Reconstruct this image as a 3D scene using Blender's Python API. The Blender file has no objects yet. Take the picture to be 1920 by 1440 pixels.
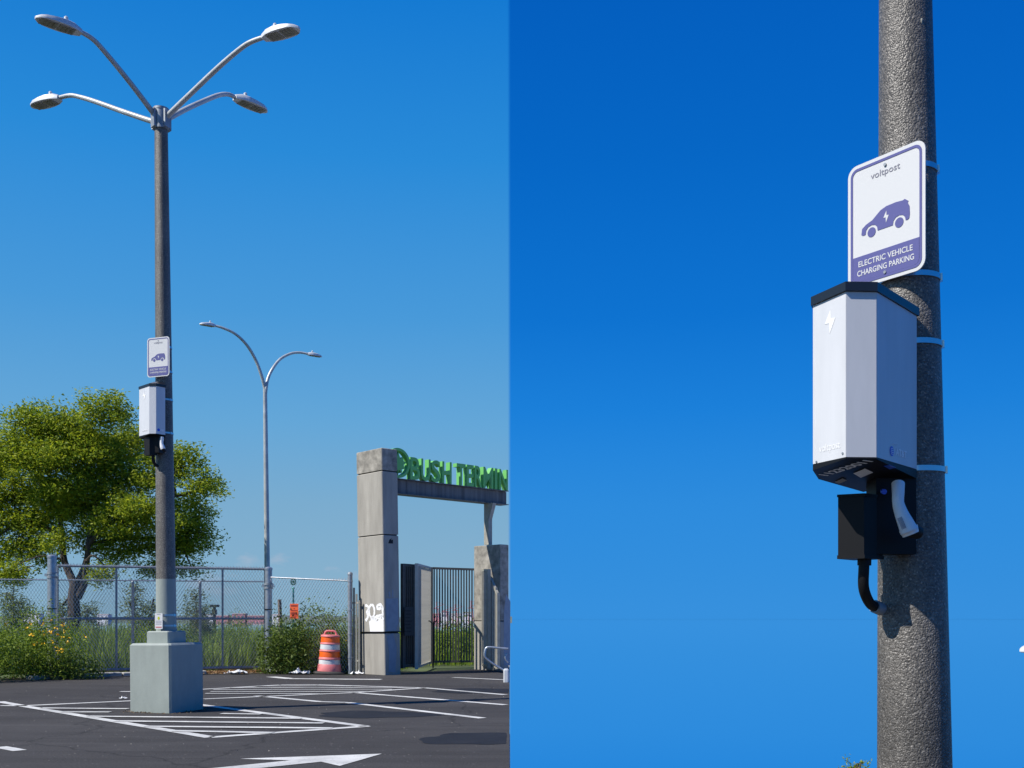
import bpy, math, random
from mathutils import Vector, Matrix, Euler
import numpy as np
random.seed(11)
R = math.radians
scene = bpy.context.scene
col = scene.collection

# ------------------------------------------------------------------ camera
CAM_H, F, CX, HY = 1.05, 2000.0, 960.0, 1160.0        # eye height, focal length / centre / horizon in 1920x1440 pixels
cam = bpy.data.cameras.new('camera')
cam.sensor_width = 36; cam.lens = 36 * F / 1920; cam.clip_start = 0.05; cam.clip_end = 20000
cam.shift_y = (HY - 720) / 1920
cam_ob = bpy.data.objects.new('camera', cam); col.objects.link(cam_ob)
cam_ob.location = (0, 0, CAM_H); cam_ob.rotation_euler = (R(90), 0, 0)
scene.camera = cam_ob

# ------------------------------------------------------------------ world, sun, exposure
SUN_AZ, SUN_EL = 205.0, 47.0                           # azimuth counted from +x towards +y
world = bpy.data.worlds.new('World'); scene.world = world; world.use_nodes = True
nt = world.node_tree; nt.nodes.clear()
def N(t, **kw):
    n = nt.nodes.new(t)
    for k, v in kw.items(): setattr(n, k, v)
    return n
def srgb(r, g, b):
    f = lambda c: c / 12.92 if c <= .04045 else ((c + .055) / 1.055) ** 2.4
    return (f(r / 255), f(g / 255), f(b / 255), 1)
tc = N('ShaderNodeTexCoord'); sep = N('ShaderNodeSeparateXYZ'); nt.links.new(tc.outputs['Generated'], sep.inputs[0])
def ramp(stops):
    r = N('ShaderNodeValToRGB'); r.color_ramp.interpolation = 'LINEAR'
    e = r.color_ramp.elements
    while len(e) > 1: e.remove(e[-1])
    e[0].position = stops[0][0]; e[0].color = stops[0][1]
    for p, c in stops[1:]:
        x = e.new(p); x.color = c
    nt.links.new(sep.outputs['Z'], r.inputs[0]); return r
hazy = ramp([(0, srgb(138, 176, 200)), (.035, srgb(134, 175, 203)), (.105, srgb(122, 171, 206)), (.177, srgb(100, 166, 215)), (.27, srgb(72, 153, 217)),
             (.395, srgb(40, 138, 216)), (.5, srgb(20, 122, 210)), (.75, srgb(6, 92, 182)), (1, srgb(3, 76, 160))])
deep = ramp([(0, srgb(50, 143, 221)), (.035, srgb(47, 141, 220)), (.105, srgb(42, 138, 220)), (.15, srgb(34, 133, 219)), (.19, srgb(24, 127, 217)), (.27, srgb(10, 114, 208)),
             (.395, srgb(3, 102, 197)), (.5, srgb(1, 94, 190)), (.75, srgb(1, 80, 172)), (1, srgb(2, 74, 158))])
mr = N('ShaderNodeMapRange', interpolation_type='SMOOTHSTEP'); mr.inputs[1].default_value = -.0042; mr.inputs[2].default_value = -.0008
nt.links.new(sep.outputs['X'], mr.inputs[0])
mixs = N('ShaderNodeMixRGB'); nt.links.new(mr.outputs[0], mixs.inputs[0]); nt.links.new(hazy.outputs[0], mixs.inputs[1]); nt.links.new(deep.outputs[0], mixs.inputs[2])
# a few thin small clouds low over the harbour
mp = N('ShaderNodeMapping'); mp.inputs['Scale'].default_value = (17, 17, 42); nt.links.new(tc.outputs['Generated'], mp.inputs[0])
cn = N('ShaderNodeTexNoise'); cn.inputs['Scale'].default_value = 1.0; cn.inputs['Detail'].default_value = 6; cn.inputs['Roughness'].default_value = .55
nt.links.new(mp.outputs[0], cn.inputs[0])
cr = N('ShaderNodeMapRange'); cr.inputs[1].default_value = .60; cr.inputs[2].default_value = .78; nt.links.new(cn.outputs[0], cr.inputs[0])
band = N('ShaderNodeValToRGB'); be = band.color_ramp.elements
be[0].position = 0.012; be[0].color = (0, 0, 0, 1); be[1].position = .035; be[1].color = (1, 1, 1, 1)
for p, v in ((.06, 1), (.085, 0)): x = be.new(p); x.color = (v, v, v, 1)
nt.links.new(sep.outputs['Z'], band.inputs[0])
m1 = N('ShaderNodeMath', operation='MULTIPLY'); nt.links.new(cr.outputs[0], m1.inputs[0]); nt.links.new(band.outputs[0], m1.inputs[1])
inv = N('ShaderNodeMath', operation='SUBTRACT'); inv.inputs[0].default_value = 1; nt.links.new(mr.outputs[0], inv.inputs[1])
m2 = N('ShaderNodeMath', operation='MULTIPLY'); nt.links.new(m1.outputs[0], m2.inputs[0]); nt.links.new(inv.outputs[0], m2.inputs[1])
m3 = N('ShaderNodeMath', operation='MULTIPLY'); nt.links.new(m2.outputs[0], m3.inputs[0]); m3.inputs[1].default_value = .55
mixc = N('ShaderNodeMixRGB'); nt.links.new(m3.outputs[0], mixc.inputs[0]); nt.links.new(mixs.outputs[0], mixc.inputs[1]); mixc.inputs[2].default_value = srgb(188, 190, 205)
bg = N('ShaderNodeBackground'); nt.links.new(mixc.outputs[0], bg.inputs[0]); bg.inputs[1].default_value = .81
sky = N('ShaderNodeTexSky', sky_type='NISHITA'); sky.sun_disc = False; sky.sun_elevation = R(SUN_EL); sky.sun_rotation = R(90 - SUN_AZ)
sky.air_density = .7; sky.dust_density = .3; sky.ozone_density = 3
bg2 = N('ShaderNodeBackground'); nt.links.new(sky.outputs[0], bg2.inputs[0]); bg2.inputs[1].default_value = .001
add = N('ShaderNodeAddShader'); nt.links.new(bg.outputs[0], add.inputs[0]); nt.links.new(bg2.outputs[0], add.inputs[1])
wo = N('ShaderNodeOutputWorld'); nt.links.new(add.outputs[0], wo.inputs[0])
sun = bpy.data.lights.new('sun', 'SUN'); sun.energy = 5.0; sun.angle = R(.53); sun.color = (1, .955, .88)
sun_ob = bpy.data.objects.new('sun', sun); col.objects.link(sun_ob)
sd = Vector((math.cos(R(SUN_AZ)) * math.cos(R(SUN_EL)), math.sin(R(SUN_AZ)) * math.cos(R(SUN_EL)), math.sin(R(SUN_EL))))
sun_ob.rotation_euler = sd.to_track_quat('Z', 'Y').to_euler(); sun_ob.location = (0, 0, 30)
vs = scene.view_settings; vs.view_transform = 'Standard'; vs.look = 'None'; vs.exposure = .3; vs.gamma = 1; vs.use_curve_mapping = False

# ------------------------------------------------------------------ helpers: places
def P(px, py, Z): return Vector(((px - CX) / F * Z, Z, CAM_H - (py - HY) / F * Z))
def G(px, py): return P(px, py, F * CAM_H / (py - HY))             # point of the ground plane seen at a pixel
def PL(px, py, p0, n):                                             # point of a plane seen at a pixel
    o = Vector((0, 0, CAM_H)); d = P(px, py, 1) - o
    return o + d * ((p0 - o).dot(n) / d.dot(n))

# ------------------------------------------------------------------ helpers: materials
MATS = {}
def mat(name, base, rough=.6, metal=0, var=.0, vscale=8, bump=0, bscale=60, spec=.5, dark=None, stretch=None, voronoi=False, bdist=.01):
    m = bpy.data.materials.new(name); m.use_nodes = True; t = m.node_tree; b = t.nodes['Principled BSDF']
    b.inputs['Base Color'].default_value = (*base, 1); b.inputs['Roughness'].default_value = rough; b.inputs['Metallic'].default_value = metal
    b.inputs['Specular IOR Level'].default_value = spec
    co = t.nodes.new('ShaderNodeTexCoord'); src = co.outputs['Object']
    if stretch:
        q = t.nodes.new('ShaderNodeMapping'); q.inputs['Scale'].default_value = stretch; t.links.new(src, q.inputs[0]); src = q.outputs[0]
    if var:
        n = t.nodes.new('ShaderNodeTexNoise'); n.inputs['Scale'].default_value = vscale; n.inputs['Detail'].default_value = 8; n.inputs['Roughness'].default_value = .6
        t.links.new(src, n.inputs[0])
        r = t.nodes.new('ShaderNodeValToRGB'); r.color_ramp.elements[0].position = .3; r.color_ramp.elements[1].position = .7
        d = dark or tuple(c * (1 - var) for c in base)
        r.color_ramp.elements[0].color = (*d, 1); r.color_ramp.elements[1].color = (*[min(1, c * (1 + var * .6)) for c in base], 1)
        t.links.new(n.outputs[0], r.inputs[0]); t.links.new(r.outputs[0], b.inputs['Base Color'])
    if bump:
        if voronoi:
            n2 = t.nodes.new('ShaderNodeTexVoronoi'); n2.inputs['Scale'].default_value = bscale; out = n2.outputs['Distance']
        else:
            n2 = t.nodes.new('ShaderNodeTexNoise'); n2.inputs['Scale'].default_value = bscale; n2.inputs['Detail'].default_value = 5; out = n2.outputs[0]
        t.links.new(co.outputs['Object'], n2.inputs[0])
        bn = t.nodes.new('ShaderNodeBump'); bn.inputs['Strength'].default_value = bump; bn.inputs['Distance'].default_value = bdist
        t.links.new(out, bn.inputs['Height']); t.links.new(bn.outputs[0], b.inputs['Normal'])
    MATS[name] = m; return m
def leaf_mat(name, a, b_, trans=.35):
    m = bpy.data.materials.new(name); m.use_nodes = True; t = m.node_tree; b = t.nodes['Principled BSDF']; o = t.nodes['Material Output']
    at = t.nodes.new('ShaderNodeNewGeometry')
    r = t.nodes.new('ShaderNodeValToRGB'); r.color_ramp.elements[0].color = (*a, 1); r.color_ramp.elements[1].color = (*b_, 1)
    t.links.new(at.outputs['Random Per Island'], r.inputs[0]); t.links.new(r.outputs[0], b.inputs['Base Color'])
    b.inputs['Roughness'].default_value = .55; b.inputs['Specular IOR Level'].default_value = .25
    tr = t.nodes.new('ShaderNodeBsdfTranslucent'); t.links.new(r.outputs[0], tr.inputs[0])
    mx = t.nodes.new('ShaderNodeMixShader'); mx.inputs[0].default_value = trans
    t.links.new(b.outputs[0], mx.inputs[1]); t.links.new(tr.outputs[0], mx.inputs[2]); t.links.new(mx.outputs[0], o.inputs[0])
    return m
def asphalt_mat():
    m = mat('asphalt', (.05, .05, .052), .9, spec=.15); t = m.node_tree; b = t.nodes['Principled BSDF']
    co = t.nodes.new('ShaderNodeTexCoord').outputs['Object']
    def noise(s, d=6, mapping=None):
        n = t.nodes.new('ShaderNodeTexNoise'); n.inputs['Scale'].default_value = s; n.inputs['Detail'].default_value = d; n.inputs['Roughness'].default_value = .65
        src = co
        if mapping:
            q = t.nodes.new('ShaderNodeMapping'); q.inputs['Scale'].default_value = mapping[0]; q.inputs['Rotation'].default_value = (0, 0, mapping[1]); t.links.new(co, q.inputs[0]); src = q.outputs[0]
        t.links.new(src, n.inputs[0]); return n.outputs[0]
    def mrange(x, a, b2, c, d):
        n = t.nodes.new('ShaderNodeMapRange'); n.inputs[1].default_value = a; n.inputs[2].default_value = b2; n.inputs[3].default_value = c; n.inputs[4].default_value = d; t.links.new(x, n.inputs[0]); return n.outputs[0]
    def mul(x, y):
        n = t.nodes.new('ShaderNodeMath'); n.operation = 'MULTIPLY'; t.links.new(x, n.inputs[0]); t.links.new(y, n.inputs[1]); return n.outputs[0]
    v = mul(mrange(noise(.35), .3, .7, .8, 1.25), mrange(noise(75, 4), .3, .7, .55, 1.5))
    v = mul(v, mrange(noise(1, 4, ((.35, 3.2, 1), R(-18))), .35, .7, .88, 1.13))
    v = mul(v, mrange(noise(1, 2, ((.25, 9, 1), R(24))), .40, .47, .93, 1.0))
    vo = t.nodes.new('ShaderNodeTexVoronoi'); vo.feature = 'DISTANCE_TO_EDGE'; vo.inputs['Scale'].default_value = .16; 
    wn = t.nodes.new('ShaderNodeTexNoise'); wn.inputs['Scale'].default_value = 1.2; wn.inputs['Detail'].default_value = 5; t.links.new(co, wn.inputs[0])
    va = t.nodes.new('ShaderNodeMixRGB'); va.blend_type = 'ADD'; va.inputs[0].default_value = .9; t.links.new(co, va.inputs[1]); t.links.new(wn.outputs['Color'], va.inputs[2]); t.links.new(va.outputs[0], vo.inputs['Vector'])
    v = mul(v, mrange(vo.outputs['Distance'], 0.0, .004, .62, 1.0))
    sp = t.nodes.new('ShaderNodeTexVoronoi'); sp.inputs['Scale'].default_value = 9; t.links.new(co, sp.inputs['Vector'])
    spk = mrange(sp.outputs['Distance'], .06, .10, .10, 0)
    cmb = t.nodes.new('ShaderNodeMath'); cmb.operation = 'MULTIPLY_ADD'; cmb.inputs[1].default_value = .054; t.links.new(v, cmb.inputs[0]); t.links.new(spk, cmb.inputs[2])
    hs = t.nodes.new('ShaderNodeCombineXYZ')
    for i, k in enumerate((1.0, .95, .93)):
        q = t.nodes.new('ShaderNodeMath'); q.operation = 'MULTIPLY'; q.inputs[1].default_value = k; t.links.new(cmb.outputs[0], q.inputs[0]); t.links.new(q.outputs[0], hs.inputs[i])
    t.links.new(hs.outputs[0], b.inputs['Base Color'])
    bn = t.nodes.new('ShaderNodeBump'); bn.inputs['Strength'].default_value = .6; bn.inputs['Distance'].default_value = .008; t.links.new(noise(140, 3), bn.inputs['Height']); t.links.new(bn.outputs[0], b.inputs['Normal'])
    return m
def water_mat():
    # dead calm basin: a mirror with a very faint change of gloss
    m = mat('harbour_water', (1, 1, 1), .015, 1.0); t = m.node_tree; b = t.nodes['Principled BSDF']
    co = t.nodes.new('ShaderNodeTexCoord'); n = t.nodes.new('ShaderNodeTexNoise'); n.inputs['Scale'].default_value = .05; t.links.new(co.outputs['Object'], n.inputs[0])
    r = t.nodes.new('ShaderNodeMapRange'); r.inputs[3].default_value = .008; r.inputs[4].default_value = .025; t.links.new(n.outputs[0], r.inputs[0]); t.links.new(r.outputs[0], b.inputs['Roughness']); return m
def paint_mat():
    m = mat('road_paint', (.62, .61, .57), .7, var=.25, vscale=2.2, dark=(.36, .355, .335)); t = m.node_tree; b = t.nodes['Principled BSDF']; o = t.nodes['Material Output']
    co = t.nodes.new('ShaderNodeTexCoord'); n = t.nodes.new('ShaderNodeTexNoise'); n.inputs['Scale'].default_value = 26; n.inputs['Detail'].default_value = 8; n.inputs['Roughness'].default_value = .7
    t.links.new(co.outputs['Object'], n.inputs[0])
    r = t.nodes.new('ShaderNodeMapRange'); r.inputs[1].default_value = .30; r.inputs[2].default_value = .42; t.links.new(n.outputs[0], r.inputs[0])
    src = b.inputs['Base Color'].links[0].from_socket
    mx = t.nodes.new('ShaderNodeMixRGB'); mx.inputs[1].default_value = (.075, .075, .076, 1); t.links.new(r.outputs[0], mx.inputs[0]); t.links.new(src, mx.inputs[2]); t.links.new(mx.outputs[0], b.inputs['Base Color'])
    return m
def aggregate_mat():
    m = mat('exposed_aggregate', (.17, .16, .145), .42, spec=.5); t = m.node_tree; b = t.nodes['Principled BSDF']; co = t.nodes.new('ShaderNodeTexCoord').outputs['Object']
    v = t.nodes.new('ShaderNodeTexVoronoi'); v.inputs['Scale'].default_value = 175; t.links.new(co, v.inputs['Vector'])
    v2 = t.nodes.new('ShaderNodeTexVoronoi'); v2.inputs['Scale'].default_value = 105; t.links.new(co, v2.inputs['Vector'])
    n = t.nodes.new('ShaderNodeTexNoise'); n.inputs['Scale'].default_value = 2.2; n.inputs['Detail'].default_value = 9; t.links.new(co, n.inputs[0])
    sepc = t.nodes.new('ShaderNodeSeparateColor'); t.links.new(v.outputs['Color'], sepc.inputs[0])
    r = t.nodes.new('ShaderNodeValToRGB'); e = r.color_ramp.elements
    e[0].color = (.07, .064, .057, 1); e[1].color = (.30, .28, .25, 1); x = e.new(.5); x.color = (.128, .118, .104, 1); x = e.new(.88); x.color = (.165, .152, .134, 1)
    t.links.new(sepc.outputs[0], r.inputs[0])
    mm = t.nodes.new('ShaderNodeMapRange'); mm.inputs[1].default_value = .3; mm.inputs[2].default_value = .7; mm.inputs[3].default_value = .66; mm.inputs[4].default_value = 1.22; t.links.new(n.outputs[0], mm.inputs[0])
    hv = t.nodes.new('ShaderNodeHueSaturation'); t.links.new(r.outputs[0], hv.inputs['Color']); t.links.new(mm.outputs[0], hv.inputs['Value']); t.links.new(hv.outputs[0], b.inputs['Base Color'])
    ad = t.nodes.new('ShaderNodeMath'); ad.operation = 'MULTIPLY_ADD'; ad.inputs[1].default_value = .8; t.links.new(v2.outputs['Distance'], ad.inputs[0]); t.links.new(v.outputs['Distance'], ad.inputs[2])
    bn = t.nodes.new('ShaderNodeBump'); bn.invert = True; bn.inputs['Strength'].default_value = .62; bn.inputs['Distance'].default_value = .0035; t.links.new(ad.outputs[0], bn.inputs['Height']); t.links.new(bn.outputs[0], b.inputs['Normal'])
    return m
AGG = aggregate_mat(); ASPH = asphalt_mat(); WATER = water_mat(); PAINT = paint_mat()
GALV = mat('galvanised_steel', (.42, .45, .48), .42, .75, var=.25, vscale=14)
GALV_MATT = mat('weathered_galvanised', (.30, .33, .36), .55, .5, var=.3, vscale=20)
WIRE = mat('chain_link_wire', (.46, .46, .45), .5, .1)
ARMS = mat('lamp_arm_steel', (.44, .46, .46), .42, .2, var=.25, vscale=5)
LAMPGREY = mat('lamp_head_grey', (.58, .60, .61), .45, .1, var=.12, vscale=9)
LENS = mat('lamp_lens', (.24, .225, .19), .3)
LENSDK = mat('lamp_led', (.19, .18, .15), .3)
GREENGREY = mat('grey_green_paint', (.29, .325, .295), .6, var=.10, vscale=4.5, bump=.25, bscale=30, bdist=.006, stretch=(2.2, 2.2, .7))
SIGNWHITE = mat('sign_white', (.60, .605, .605), .35)
SIGNBLUE = mat('sign_indigo', (.10, .10, .27), .4)
SIGNGREY = mat('sign_grey_ink', (.22, .22, .27), .5)
PANEL = mat('charger_panel', (.60, .61, .63), .34, var=.07, vscale=4, stretch=(3, 3, .6), spec=.5)
PRINTW = mat('white_print', (.80, .80, .80), .4)
PRINTPALE = mat('pale_blue_print', (.92, .93, .95), .4)
GLOBE = mat('globe_blue', (.02, .10, .62), .4)
BLACK = mat('black_plastic', (.008, .008, .009), .5, spec=.25)
BLACKCAP = mat('black_cap', (.015, .017, .022), .3)
DIGIT = mat('grey_digits', (.9, .9, .9), .6)
STICK = mat('dull_sticker', (.30, .29, .24), .6)
STRAP = mat('steel_strap', (.55, .57, .60), .28, .95)
CONC = mat('pillar_concrete', (.335, .315, .275), .85, var=.24, vscale=3.2, bump=.3, bscale=45, stretch=(1.6, 1.6, .3))
CONCTOP = mat('stained_concrete', (.30, .28, .24), .9, var=.55, vscale=7, bump=.3, bscale=45)
BEAM = mat('weathered_beam_steel', (.15, .155, .155), .7, .2, var=.45, vscale=3, stretch=(4, 4, .15))
LETTER = mat('green_letter', (.15, .47, .12), .5)
GATELIT = mat('lit_gate_paint', (.50, .475, .40), .6, 0, var=.12, vscale=12)  # gate paint made lighter: sunlight on the folded leaf put into the colour
GATESHADE = mat('shaded_gate_paint', (.085, .083, .075), .6, .1, var=.2, vscale=12)  # same gate paint made darker: shade on the unlit leaves put into the colour
GATEBAR = mat('gate_bar_paint', (.33, .315, .265), .6, .1, var=.2, vscale=12)
DARKBOARD = mat('dark_board', (.012, .012, .014), .5, var=.6, vscale=30)
GRAFF = mat('white_graffiti', (.78, .78, .78), .7, var=.05, vscale=20)
COVER = mat('cover_up_grey', (.26, .30, .35), .75, var=.15, vscale=8)
B_ORANGE = mat('barrel_orange', (.86, .13, .012), .4, var=.08, vscale=10)
B_PINK = mat('faded_barrel_plastic', (.68, .19, .19), .55, var=.12, vscale=8)
B_WHITE = mat('barrel_white', (.62, .63, .63), .4, var=.12, vscale=14)
RUBBER = mat('rubber', (.05, .048, .045), .85, var=.3, vscale=12)
NOTICE = mat('orange_notice', (.85, .13, .035), .5)
INK = mat('notice_ink', (.30, .03, .02), .6)
TEAL = mat('teal_paint', (.06, .36, .30), .5)
KERB = mat('old_kerb_concrete', (.34, .33, .30), .9, var=.3, vscale=3, bump=.3, bscale=30)
SOIL = mat('dry_soil', (.16, .115, .07), .95, var=.45, vscale=2.5, bump=.6, bscale=20)
MEADOW = mat('meadow_ground', (.07, .095, .03), .95, var=.5, vscale=.6, bump=.6, bscale=12)
QUAYW = mat('quay_wall_concrete', (.28, .27, .25), .9, var=.3, vscale=.8)
BARK = mat('bark', (.075, .058, .045), .95, var=.45, vscale=9, bump=.8, bscale=28, stretch=(3, 3, .5))
WOOD = mat('weathered_wood', (.19, .15, .12), .9, var=.35, vscale=20)
PAPER = mat('litter_paper', (.74, .74, .72), .7)
YELGRN = mat('yellow_green_print', (.45, .50, .01), .5)
REDINK = mat('red_print', (.6, .06, .05), .5)
FARGREY = mat('far_wall_grey', (.42, .42, .43), .9, var=.15, vscale=.05)
FARWHITE = mat('far_wall_white', (.48, .49, .52), .9)
FARRED = mat('far_red_paint', (.34, .15, .17), .85)
FARROOF = mat('far_roof', (.26, .24, .24), .9)
FARGLASS = mat('far_window', (.08, .1, .13), .3)
SHORE = mat('far_shore_green', (.10, .13, .12), .95, var=.3, vscale=.02)
LEAF_TREE = leaf_mat('tree_leaf', (.12, .21, .018), (.44, .48, .028), .50)
LEAF_FAR = leaf_mat('young_tree_leaf', (.10, .15, .04), (.22, .25, .06), .35)
LEAF_WEED = leaf_mat('weed_leaf', (.09, .17, .02), (.32, .40, .045), .45)
LEAF_DARK = leaf_mat('shrub_leaf', (.05, .10, .018), (.16, .21, .035), .35)
GRASS = leaf_mat('tall_grass_blade', (.13, .22, .022), (.34, .43, .055), .45)
DRY = leaf_mat('dry_leaf', (.20, .10, .04), (.36, .22, .10), .2)
PETAL = mat('yellow_petal', (.85, .48, .01), .6)

# ------------------------------------------------------------------ helpers: meshes and objects
def root_loc(o):
    while o.parent: o = o.parent
    return Vector(o.location)
class MB:
    def __init__(s): s.v = []; s.f = []
    def add(s, vs, fs):
        b = len(s.v); s.v += [Vector(x) for x in vs]; s.f += [tuple(i + b for i in f) for f in fs]; return s
    def box(s, c, size, u=(1, 0, 0), w=(0, 0, 1)):
        u = Vector(u).normalized(); w = Vector(w); w = (w - u * w.dot(u)).normalized(); v = w.cross(u); c = Vector(c); a, b, h = [x / 2 for x in size]
        vs = [c + u * (a * i) + v * (b * j) + w * (h * k) for k in (-1, 1) for i, j in ((-1, -1), (1, -1), (1, 1), (-1, 1))]
        return s.add(vs, [(3, 2, 1, 0), (4, 5, 6, 7), (0, 1, 5, 4), (1, 2, 6, 5), (2, 3, 7, 6), (3, 0, 4, 7)])
    def cbox(s, c, size, u=(1, 0, 0), ch=.01):                       # box whose top and upright edges are chamfered
        u = Vector(u).normalized(); w = Vector((0, 0, 1)); v = w.cross(u); c = Vector(c); a, b, h = [x / 2 for x in size]
        def ring(e, z, k): return [c + u * x + v * y + w * z for x, y in ((-a + e + k, -b + e), (a - e - k, -b + e), (a - e, -b + e + k), (a - e, b - e - k), (a - e - k, b - e), (-a + e + k, b - e), (-a + e, b - e - k), (-a + e, -b + e + k))]
        r0, r1, r2 = ring(0, -h, ch), ring(0, h - ch, ch), ring(ch, h, ch)
        fs = [tuple(range(7, -1, -1))] + [(i, (i + 1) % 8, 8 + (i + 1) % 8, 8 + i) for i in range(8)] + [(8 + i, 8 + (i + 1) % 8, 16 + (i + 1) % 8, 16 + i) for i in range(8)] + [tuple(range(16, 24))]
        return s.add(r0 + r1 + r2, fs)
    def tube(s, path, rad, n=10, cap=True):
        path = [Vector(p) for p in path]; m = len(path); rr = rad if isinstance(rad, (list, tuple)) else [rad] * m
        t0 = (path[1] - path[0]).normalized(); ref = Vector((0, 0, 1)) if abs(t0.z) < .9 else Vector((1, 0, 0))
        u = t0.cross(ref).normalized(); vs = []
        for i, p in enumerate(path):
            t = (path[min(i + 1, m - 1)] - path[max(i - 1, 0)]).normalized(); u = (u - t * u.dot(t)).normalized(); w = t.cross(u)
            for k in range(n):
                a = 2 * math.pi * k / n; vs.append(p + u * (math.cos(a) * rr[i]) + w * (math.sin(a) * rr[i]))
        fs = [(i * n + k, i * n + (k + 1) % n, (i + 1) * n + (k + 1) % n, (i + 1) * n + k) for i in range(m - 1) for k in range(n)]
        if cap: fs += [tuple(range(n - 1, -1, -1)), tuple(range((m - 1) * n, m * n))]
        return s.add(vs, fs)
    def lathe(s, c, prof, n=32, cap=True):                           # profile of (radius, height)
        c = Vector(c); vs = [c + Vector((r * math.cos(2 * math.pi * k / n), r * math.sin(2 * math.pi * k / n), z)) for r, z in prof for k in range(n)]
        m = len(prof); fs = [(i * n + k, i * n + (k + 1) % n, (i + 1) * n + (k + 1) % n, (i + 1) * n + k) for i in range(m - 1) for k in range(n)]
        if cap: fs += [tuple(range(n - 1, -1, -1)), tuple(range((m - 1) * n, m * n))]
        return s.add(vs, fs)
    def prism(s, bottom, top):                                       # rings of equal length
        n = len(bottom); b = [Vector(x) for x in bottom]; t = [Vector(x) for x in top]
        return s.add(b + t, [tuple(range(n - 1, -1, -1)), tuple(range(n, 2 * n))] + [(i, (i + 1) % n, n + (i + 1) % n, n + i) for i in range(n)])
    def plate(s, pts, n, th):                                        # polygon with thickness along n (front at pts)
        n = Vector(n).normalized(); f = [Vector(p) for p in pts]; return s.prism([p - n * th for p in f], f)
    def build(s, name, m, parent=None, smooth=False, loc=None):
        me = bpy.data.meshes.new(name); o0 = root_loc(parent) if parent else Vector(loc or (0, 0, 0))
        me.from_pydata([tuple(x - o0) for x in s.v], [], s.f); me.update()
        if m: me.materials.append(m)
        if smooth:
            me.polygons.foreach_set('use_smooth', [True] * len(me.polygons))
            try: me.set_sharp_from_angle(angle=R(38))
            except Exception: pass
        o = bpy.data.objects.new(name, me); col.objects.link(o)
        if parent: o.parent = parent
        else: o.location = o0
        return o
def tag(o, label, cat, group=None):
    o['label'] = label; o['category'] = cat
    if group: o['group'] = group
    return o
def thing(name, label, cat, loc, group=None):
    o = bpy.data.objects.new(name, None); o.empty_display_size = .2; col.objects.link(o); o.location = loc
    return tag(o, label, cat, group)
def structure(o): o['kind'] = 'structure'; return o
def stuff(o): o['kind'] = 'stuff'; return o
_txt = {}
def text_mesh(body, extrude, bold):
    k = (body, extrude, bold)
    if k not in _txt:
        c = bpy.data.curves.new('text', 'FONT'); c.body = body; c.size = 1; c.extrude = extrude; c.offset = bold; c.resolution_u = 4
        o = bpy.data.objects.new('text', c); col.objects.link(o); bpy.context.view_layer.update()
        me = bpy.data.meshes.new_from_object(o.evaluated_get(bpy.context.evaluated_depsgraph_get()))
        col.objects.unlink(o); bpy.data.objects.remove(o); bpy.data.curves.remove(c)
        v = np.empty(len(me.vertices) * 3); me.vertices.foreach_get('co', v); v = v.reshape(-1, 3)
        _txt[k] = (v, [tuple(p.vertices) for p in me.polygons]); bpy.data.meshes.remove(me)
    return _txt[k]
def text(mb, body, o, u, v, width, height, depth=.0015, bold=.0):    # lettering fitted into a rectangle: lower-left corner o, axes u (reading) and v (up)
    u = Vector(u).normalized(); v = Vector(v).normalized(); n = u.cross(v); vv, ff = text_mesh(body, .5, bold)
    x0, y0 = vv[:, 0].min(), vv[:, 1].min(); sx = width / (vv[:, 0].max() - x0); sy = height / (vv[:, 1].max() - y0); o = Vector(o)
    mb.add([o + u * float((a[0] - x0) * sx) + v * float((a[1] - y0) * sy) + n * float((a[2] + .5) * depth) for a in vv], ff)
    return mb

# ------------------------------------------------------------------ the setting: harbour water, land, lot
BD = Vector((.72, .694, 0)).normalized(); BN = Vector((BD.y, -BD.x, 0)); BEAM0 = Vector((-2.15, 20.0, 0)) - BN * .24   # line of the gateway
w = MB().add([(-9000, -3000, -.6), (9000, -3000, -.6), (9000, 14000, -.6), (-9000, 14000, -.6)], [(0, 1, 2, 3)])
structure(w.build('water', WATER))
EDGE = [(-150, -120), (160, -120), (160, 7.15), (-.07, 7.15), (-.10, 30), (-.2, 62), (-18, 66), (-60, 64), (-150, 70)]  # unseen land right and behind, asphalt included, extended to cut blue bounce off the water
structure(MB().prism([(x, y, -6) for x, y in EDGE], [(x, y, -.012) for x, y in EDGE]).build('ground', MEADOW))
LOTEDGE = [(-60, 15.2), (-9.5, 16.3), (-8.4, 17.6), (-7.6, 18.9), (-5.6, 20.0), (-4.7, 20.35), (-3.0, 19.9), (-2.9, 20.6), (-1.6, 21.3), (-.058, 23.0)]
lot_pts = [(-60, -119), (159, -119), (159, 7.17), (-.018, 7.17)] + LOTEDGE[::-1]
lot = structure(MB().prism([(x, y, -.01) for x, y in lot_pts], [(x, y, 0) for x, y in lot_pts]).build('parking_lot', ASPH))
# quay wall facing the basin
qw = MB()
qw.prism([(-.068, 7.152, -5.9), (-.024, 7.152, -5.9), (-.066, 30, -5.9), (-.098, 30, -5.9)], [(-.068, 7.152, -.014), (-.024, 7.152, -.014), (-.066, 30, -.014), (-.098, 30, -.014)])
qw.prism([(-.02, 7.152, -5.9), (159.9, 7.152, -5.9), (159.9, 7.168, -5.9), (-.02, 7.168, -5.9)], [(-.02, 7.152, -.014), (159.9, 7.152, -.014), (159.9, 7.168, -.014), (-.02, 7.168, -.014)])
structure(qw.build('quay_wall', QUAYW))
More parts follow.
